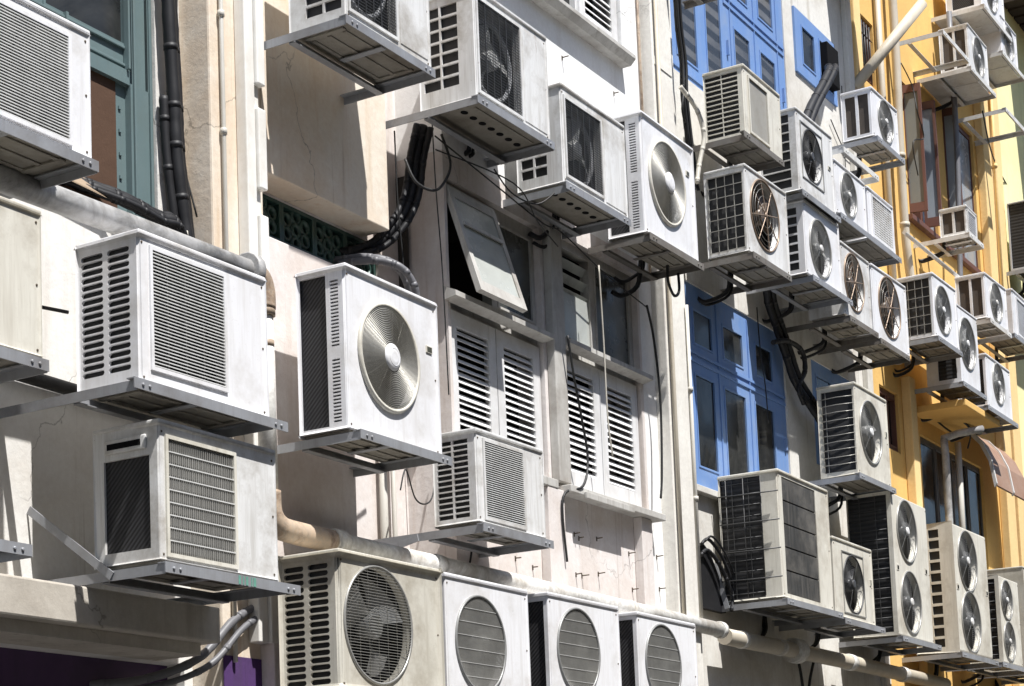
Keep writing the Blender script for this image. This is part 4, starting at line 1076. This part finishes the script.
def off(pts, dx, dy, dz): return [(x+dx, y+dy, z+dz) for x, y, z in pts]
bp = [(8.62, -.36, 5.68), (8.60, -.32, 5.50), (8.58, -.30, 5.32), (8.50, -.28, 5.15), (8.40, -.2, 5.0), (8.30, -.12, 4.94), (8.22, -.02, 4.92)]
hose('hose_bundle', 'thick black hose bundle curving from under the square mesh unit into the vent blocks',
     [(bp, .026), (off(bp, .05, .02, .01), .022), (off(bp, -.045, .01, -.005), .02), (off(bp, .01, -.04, -.02), .018)], 'rubber')
gp = [(8.16, -.05, 4.86), (8.20, -.24, 4.85), (8.26, -.36, 4.81), (8.33, -.4, 4.73), (8.37, -.4, 4.60), (8.38, -.4, 4.3)]
hose('hose_pair', 'pair of grey lagged hoses dropping from the vent blocks behind the big ring grille unit', [(gp, .022), (off(gp, -.03, -.06, -.035), .02)], 'tube_g')
bp = [(6.70, -.17, 8.2), (6.69, -.17, 6.2), (6.70, -.17, 5.70), (6.725, -.17, 5.25), (6.74, -.17, 4.95), (6.79, -.18, 4.55), (6.80, -.2, 4.2)]
hose('lagged_pipe', 'thick black lagged pipe down the wall right of the teal window', [(bp, .033), (off(bp, .045, .01, 0), .022), (off(bp, -.035, .03, 0)[3:], .024)], 'rubber')
wp = [(6.05, .02, 4.72), (6.2, -.08, 4.69), (6.38, -.16, 4.655), (6.56, -.19, 4.62), (6.70, -.2, 4.60), (6.76, -.2, 4.3)]
hose('hose_bundle', 'black hoses coming out of the teal window over the loose board', [(wp, .03), (off(wp, .03, .03, .03), .026), (off(wp, -.02, -.05, -.03), .016)], 'rubber')
cp = [(6.28, .02, 2.48), (6.45, -.15, 2.50), (6.68, -.28, 2.60), (6.93, -.3, 2.80), (7.22, -.3, 2.925), (7.4, -.34, 2.99), (7.6, -.4, 3.0)]
hose('hose_pair', 'pair of grey conduits rising behind the grimy cream unit at the bottom', [(cp, .02), (off(cp, .05, -.02, -.03), .016)], 'tube_g')
bt = [(13.211, -0.493, 6.036), (13.433, -0.396, 5.862), (13.674, -0.367, 5.679), (13.818, -0.367, 5.515), (13.982, -0.377, 5.313), (14.272, -0.445, 5.071), (14.465, -0.493, 4.879)]
hose('hose_bundle', 'black hoses running down beside the lower blue window to the loose wired unit',
     [(bt, .03), (off(bt, .07, -.02, .02), .024), ([(13.500, -0.396, 5.534), (13.789, -0.396, 5.611), (14.040, -0.416, 5.583), (14.088, -0.416, 5.438), (13.982, -0.396, 5.284), (14.079, -0.396, 5.168)], .02)], 'rubber')
dp = [(13.789, -0.541, 7.077), (14.031, -0.522, 7.338), (14.320, -0.502, 7.637), (14.657, -0.493, 7.945), (14.898, -0.473, 8.157), (15.101, -0.396, 8.273), (15.275, -0.300, 8.331), (15.294, -0.107, 8.350)]
hose('duct_hose', 'dark duct hoses climbing into the small blue window', [(dp, .036), (off(dp, .06, -.03, .02), .028)], 'rubber')
hp = [(11.679, -0.542, 6.900), (11.830, -0.589, 6.777), (11.887, -0.608, 6.597), (11.830, -0.589, 6.389), (11.773, -0.589, 6.237)]
hose('drain_hose', 'dirty white drain hose hanging beside the pilaster right of the ring grille unit', [(hp, .016)], 'cable_g')
kp = [(11.957, -0.416, 7.772), (12.006, -0.396, 7.502), (12.054, -0.396, 7.241), (12.044, -0.396, 7.000), (12.083, -0.396, 6.711), (12.112, -0.416, 6.325)]
hose('cable_bundle', 'bundle of black cables down the left edge of the upper blue window', [(kp, .016), (off(kp, .03, -.02, 0), .012), (off(kp, -.02, -.02, .01), .01), ([(12.054, -0.396, 7.097), (11.977, -0.435, 7.000), (11.938, -0.435, 6.855), (12.015, -0.416, 6.788), (12.083, -0.396, 6.855)], .008)], 'cable')
tp = [(12.06, -.36, 3.80), (12.14, -.38, 3.84), (12.30, -.40, 3.74), (12.42, -.42, 3.56), (12.40, -.42, 3.44)]
hose('hose_coil', 'thin black sagging hoses between the pilaster and the large old panelled unit', [(tp, .012), (off(tp, -.02, .0, -.08), .014), (off(tp, .02, -.02, .02), .008)], 'rubber')
mb = MB()
P = [(12.02, 3.36), (12.05, 3.78), (12.12, 3.82), (12.24, 3.76), (12.36, 3.62), (12.44, 3.5), (12.46, 3.36)]
mb.prism(P, 'y', -.345, -.303)
o = mb.build('tarpaulin', 'rubber'); o.location = (0, 0, 0)
for v in o.data.vertices: v.co -= Vector((12.24, -.32, 3.36))
o.location = (12.24, -.32, 3.36)
tag(o, 'black tarpaulin tied against the wall behind the large old panelled unit', 'tarpaulin')
def cable(label, pts, r=.006, mat='cable', smooth=6):
    o = MB().tube(pts, r, 6, smooth).build('cable', mat); o.location = (0, 0, 0)
    me = o.data; p0 = Vector(pts[0])
    for v in me.vertices: v.co -= p0
    o.location = p0
    return tag(o, label, 'cable')
cable('thin dark cable hanging straight down the pinkish wall left of the open top light', [(8.537, -0.466, 5.764), (8.555, -0.466, 5.291), (8.593, -0.466, 4.818), (8.612, -0.466, 4.155)], .004)
cable('black cable loop hanging beside the thick hose bundle', [(8.66, -.45, 5.62), (8.66, -.5, 5.45), (8.60, -.5, 5.33), (8.48, -.5, 5.24), (8.38, -.45, 5.27), (8.36, -.4, 5.4)], .008)
cable('black cable slung level across the top of the shutter bays', [(8.518, -0.495, 5.556), (9.085, -0.495, 5.480), (9.653, -0.514, 5.386), (9.937, -0.495, 5.405), (10.505, -0.495, 5.291), (11.073, -0.495, 5.215)], .0045)
cable('second black cable sagging across the open top light', [(8.518, -0.495, 5.480), (8.991, -0.703, 5.386), (9.369, -0.637, 5.291), (9.843, -0.514, 5.291)], .004)
cable('pale cable dropping between the two shutter bays', [(10.316, -0.542, 5.291), (10.354, -0.533, 4.818), (10.363, -0.533, 4.345), (10.410, -0.533, 4.108)], .0055, 'cable_g')
cable('dark cable down the post between the shutter bays to the sill', [(9.937, -0.504, 4.770), (9.994, -0.504, 4.534), (10.089, -0.495, 4.297), (10.145, -0.495, 4.061), (10.032, -0.514, 3.871), (9.843, -0.476, 3.777), (9.861, -0.476, 3.398)], .008)
cable('black cable curving from the open top light to the square mesh unit', [(9.05, -.55, 5.52), (9.15, -.6, 5.40), (9.3, -.68, 5.36), (9.42, -.75, 5.46)], .0045)
cable('short white cable over the top edge of the big ring grille unit', [(7.62, -.6, 4.46), (7.72, -.62, 4.53), (7.85, -.6, 4.52), (8.02, -.58, 4.42), (8.2, -.5, 4.33)], .008)
cable('black cable loop under the big ring grille unit', [(8.36, -.3, 3.62), (8.42, -.3, 3.74), (8.50, -.3, 3.60), (8.60, -.3, 3.58), (8.68, -.3, 3.64), (8.72, -.3, 3.80)], .0045)
cable('black cable pair hanging below the small slatted unit', [(8.9, -.4, 3.36), (8.86, -.4, 3.26), (8.76, -.4, 3.18)], .008)
cable('black drip loop under the rusty bracket by the white pilaster', [(10.98, -.7, 5.43), (10.98, -.7, 5.32), (11.06, -.7, 5.25), (11.14, -.7, 5.30), (11.14, -.7, 5.42)], .01)
cable('dark cable drooping against the white pilaster', [(10.978, -0.542, 5.196), (11.120, -0.514, 5.007), (11.215, -0.495, 4.628), (11.186, -0.495, 4.155), (11.149, -0.495, 3.966)], .008)
cable('black cable along the wall left of the slatted white unit', [(5.0, -.13, 4.05), (5.5, -.2, 4.0), (5.85, -.3, 3.99)], .008)
cable('thick black cable lying on the wall behind the slatted white unit', [(5.0, -.14, 3.75), (5.6, -.14, 3.73), (6.2, -.14, 3.72), (6.8, -.14, 3.7)], .03)
cable('black cable from the beige pipe to below the small unit, left of two', [(13.622, -0.408, 3.119), (13.671, -0.408, 2.972), (13.700, -0.408, 2.825)], .012)
cable('black cable from the beige pipe to below the small unit, right of two', [(13.936, -0.408, 3.119), (13.838, -0.408, 2.972), (13.779, -0.408, 2.825)], .012)
cable('black cable stretched from the upper right brackets to the yellow wall', [(18.7, -.7, 9.0), (20.2, -.4, 8.98), (22.5, -.12, 9.1)], .008)
cable('tangle of dark cable beside the open brown window', [(17.116, -0.396, 9.025), (17.261, -0.445, 8.832), (17.213, -0.493, 8.543), (17.357, -0.493, 8.350), (17.165, -0.445, 8.254), (17.261, -0.445, 7.964)], .006)

cable('thin black cable along the wall right of the thick lagged pipe', [(6.82, -.12, 8.0), (6.83, -.12, 6.0), (6.80, -.12, 5.2), (6.84, -.2, 4.7)], .005)
cable('black cable drooping from the teal window to the slatted white unit', [(6.72, -.2, 4.58), (6.60, -.3, 4.42), (6.5, -.4, 4.28), (6.46, -.45, 4.2)], .007)
cable('pale cable beside the drooping black cable above the slatted white unit', [(6.74, -.22, 4.6), (6.66, -.3, 4.4), (6.6, -.4, 4.26), (6.55, -.45, 4.19)], .005, 'cable_g')
cable('thin cable hanging beside the fascia edge to the big ring grille unit', [(8.42, -.3, 5.6), (8.43, -.3, 5.2), (8.46, -.3, 4.9), (8.48, -.3, 4.6)], .005)
cable('thin black cable down the wall between the two blue windows', [(13.4, -.32, 5.8), (13.42, -.32, 5.5), (13.38, -.36, 5.2), (13.41, -.36, 4.9)], .005)
cable('thin grey cable hanging from the small blue window', [(15.6, -.33, 8.3), (15.62, -.32, 8.0), (15.6, -.32, 7.6), (15.55, -.32, 7.2)], .005)
cable('thin black cable crossing the pale wall below the small blue window', [(15.3, -.32, 7.9), (15.6, -.32, 7.72), (15.85, -.32, 7.7)], .005)
cable('tangled wires over the awning, outer strand', [(17.3, -.4, 5.75), (17.7, -.55, 5.70), (18.0, -.6, 5.62), (18.4, -.55, 5.68), (18.7, -.4, 5.75)], .012)
cable('tangled wires over the awning, inner strand', [(17.5, -.35, 5.72), (17.8, -.45, 5.60), (18.2, -.5, 5.66), (18.6, -.36, 5.6)], .009)

# ================================================================== awning
t = thing('awning', 'curved brown sheet awning with pale ribs over the lower right window', 'awning', (19.0, -.3, 5.75))
prof = [(-.302, 5.80), (-.42, 5.74), (-.52, 5.62), (-.60, 5.44), (-.64, 5.18)]
def curved(x0, x1, pr, th):
    mb = MB(); rows = []
    for x in (x0, x1): rows.append([mb._v((x, y, z)) for y, z in pr] + [mb._v((x, y+th*.7, z-th)) for y, z in pr[::-1]])
    n = len(rows[0])
    for i in range(n): mb.bm.faces.new((rows[0][i], rows[0][(i+1) % n], rows[1][(i+1) % n], rows[1][i]))
    mb.bm.faces.new(rows[0]); mb.bm.faces.new(rows[1][::-1]); return mb
o = curved(18.5, 19.7, prof, .012).build('sheet', 'awning', t); o.location = -t.location
for x in (18.48, 19.08):
    o = curved(x, x+.035, [(y-.012, z+.01) for y, z in prof], .035).build('rib', 'steelw', t); o.location = -t.location

# ================================================================== camera, light, world
cam = bpy.data.cameras.new('camera'); co = bpy.data.objects.new('camera', cam); C.objects.link(co); S.camera = co
yaw, pit, rol = R(58.3), R(6.2), R(-2.04)
f = Vector((math.sin(yaw)*math.cos(pit), math.cos(yaw)*math.cos(pit), math.sin(pit)))
r = Vector((math.cos(yaw), -math.sin(yaw), 0)); u = r.cross(f)
r, u = r*math.cos(rol) + u*math.sin(rol), -r*math.sin(rol) + u*math.cos(rol)
mw = Matrix((r, u, -f)).transposed().to_4x4(); mw.translation = (0, -5.7, 1.6)
co.matrix_world = mw
cam.sensor_fit = 'HORIZONTAL'; cam.sensor_width = 36; cam.lens = 36*1922/1024
cam.shift_x = 67/1024; cam.shift_y = 323/1024; cam.clip_start = .1; cam.clip_end = 400

L = Vector((.32, 1.0, -2.0)).normalized()            # the way the sunlight travels
sun = bpy.data.lights.new('sun', 'SUN'); sun.energy = 5; sun.angle = R(.53); sun.color = (1, .98, .955)
so = bpy.data.objects.new('sun', sun); C.objects.link(so); so.rotation_euler = L.to_track_quat('-Z', 'Y').to_euler(); so.location = (0, -20, 30)
w = bpy.data.worlds.new('World'); S.world = w; w.use_nodes = True
nt = w.node_tree; sky = nt.nodes.new('ShaderNodeTexSky'); sky.sky_type = 'NISHITA'; sky.sun_disc = False
sky.sun_elevation = math.asin(-L.z); sky.sun_rotation = math.atan2(-L.x, -L.y) % (2*math.pi)
bg = nt.nodes['Background']; nt.links.new(sky.outputs[0], bg.inputs[0]); bg.inputs[1].default_value = .075
vs = S.view_settings; vs.view_transform = 'Standard'; vs.look = 'None'; vs.gamma = 1; vs.use_curve_mapping = False; vs.exposure = 0.68
S.render.resolution_x = 1024; S.render.resolution_y = 686
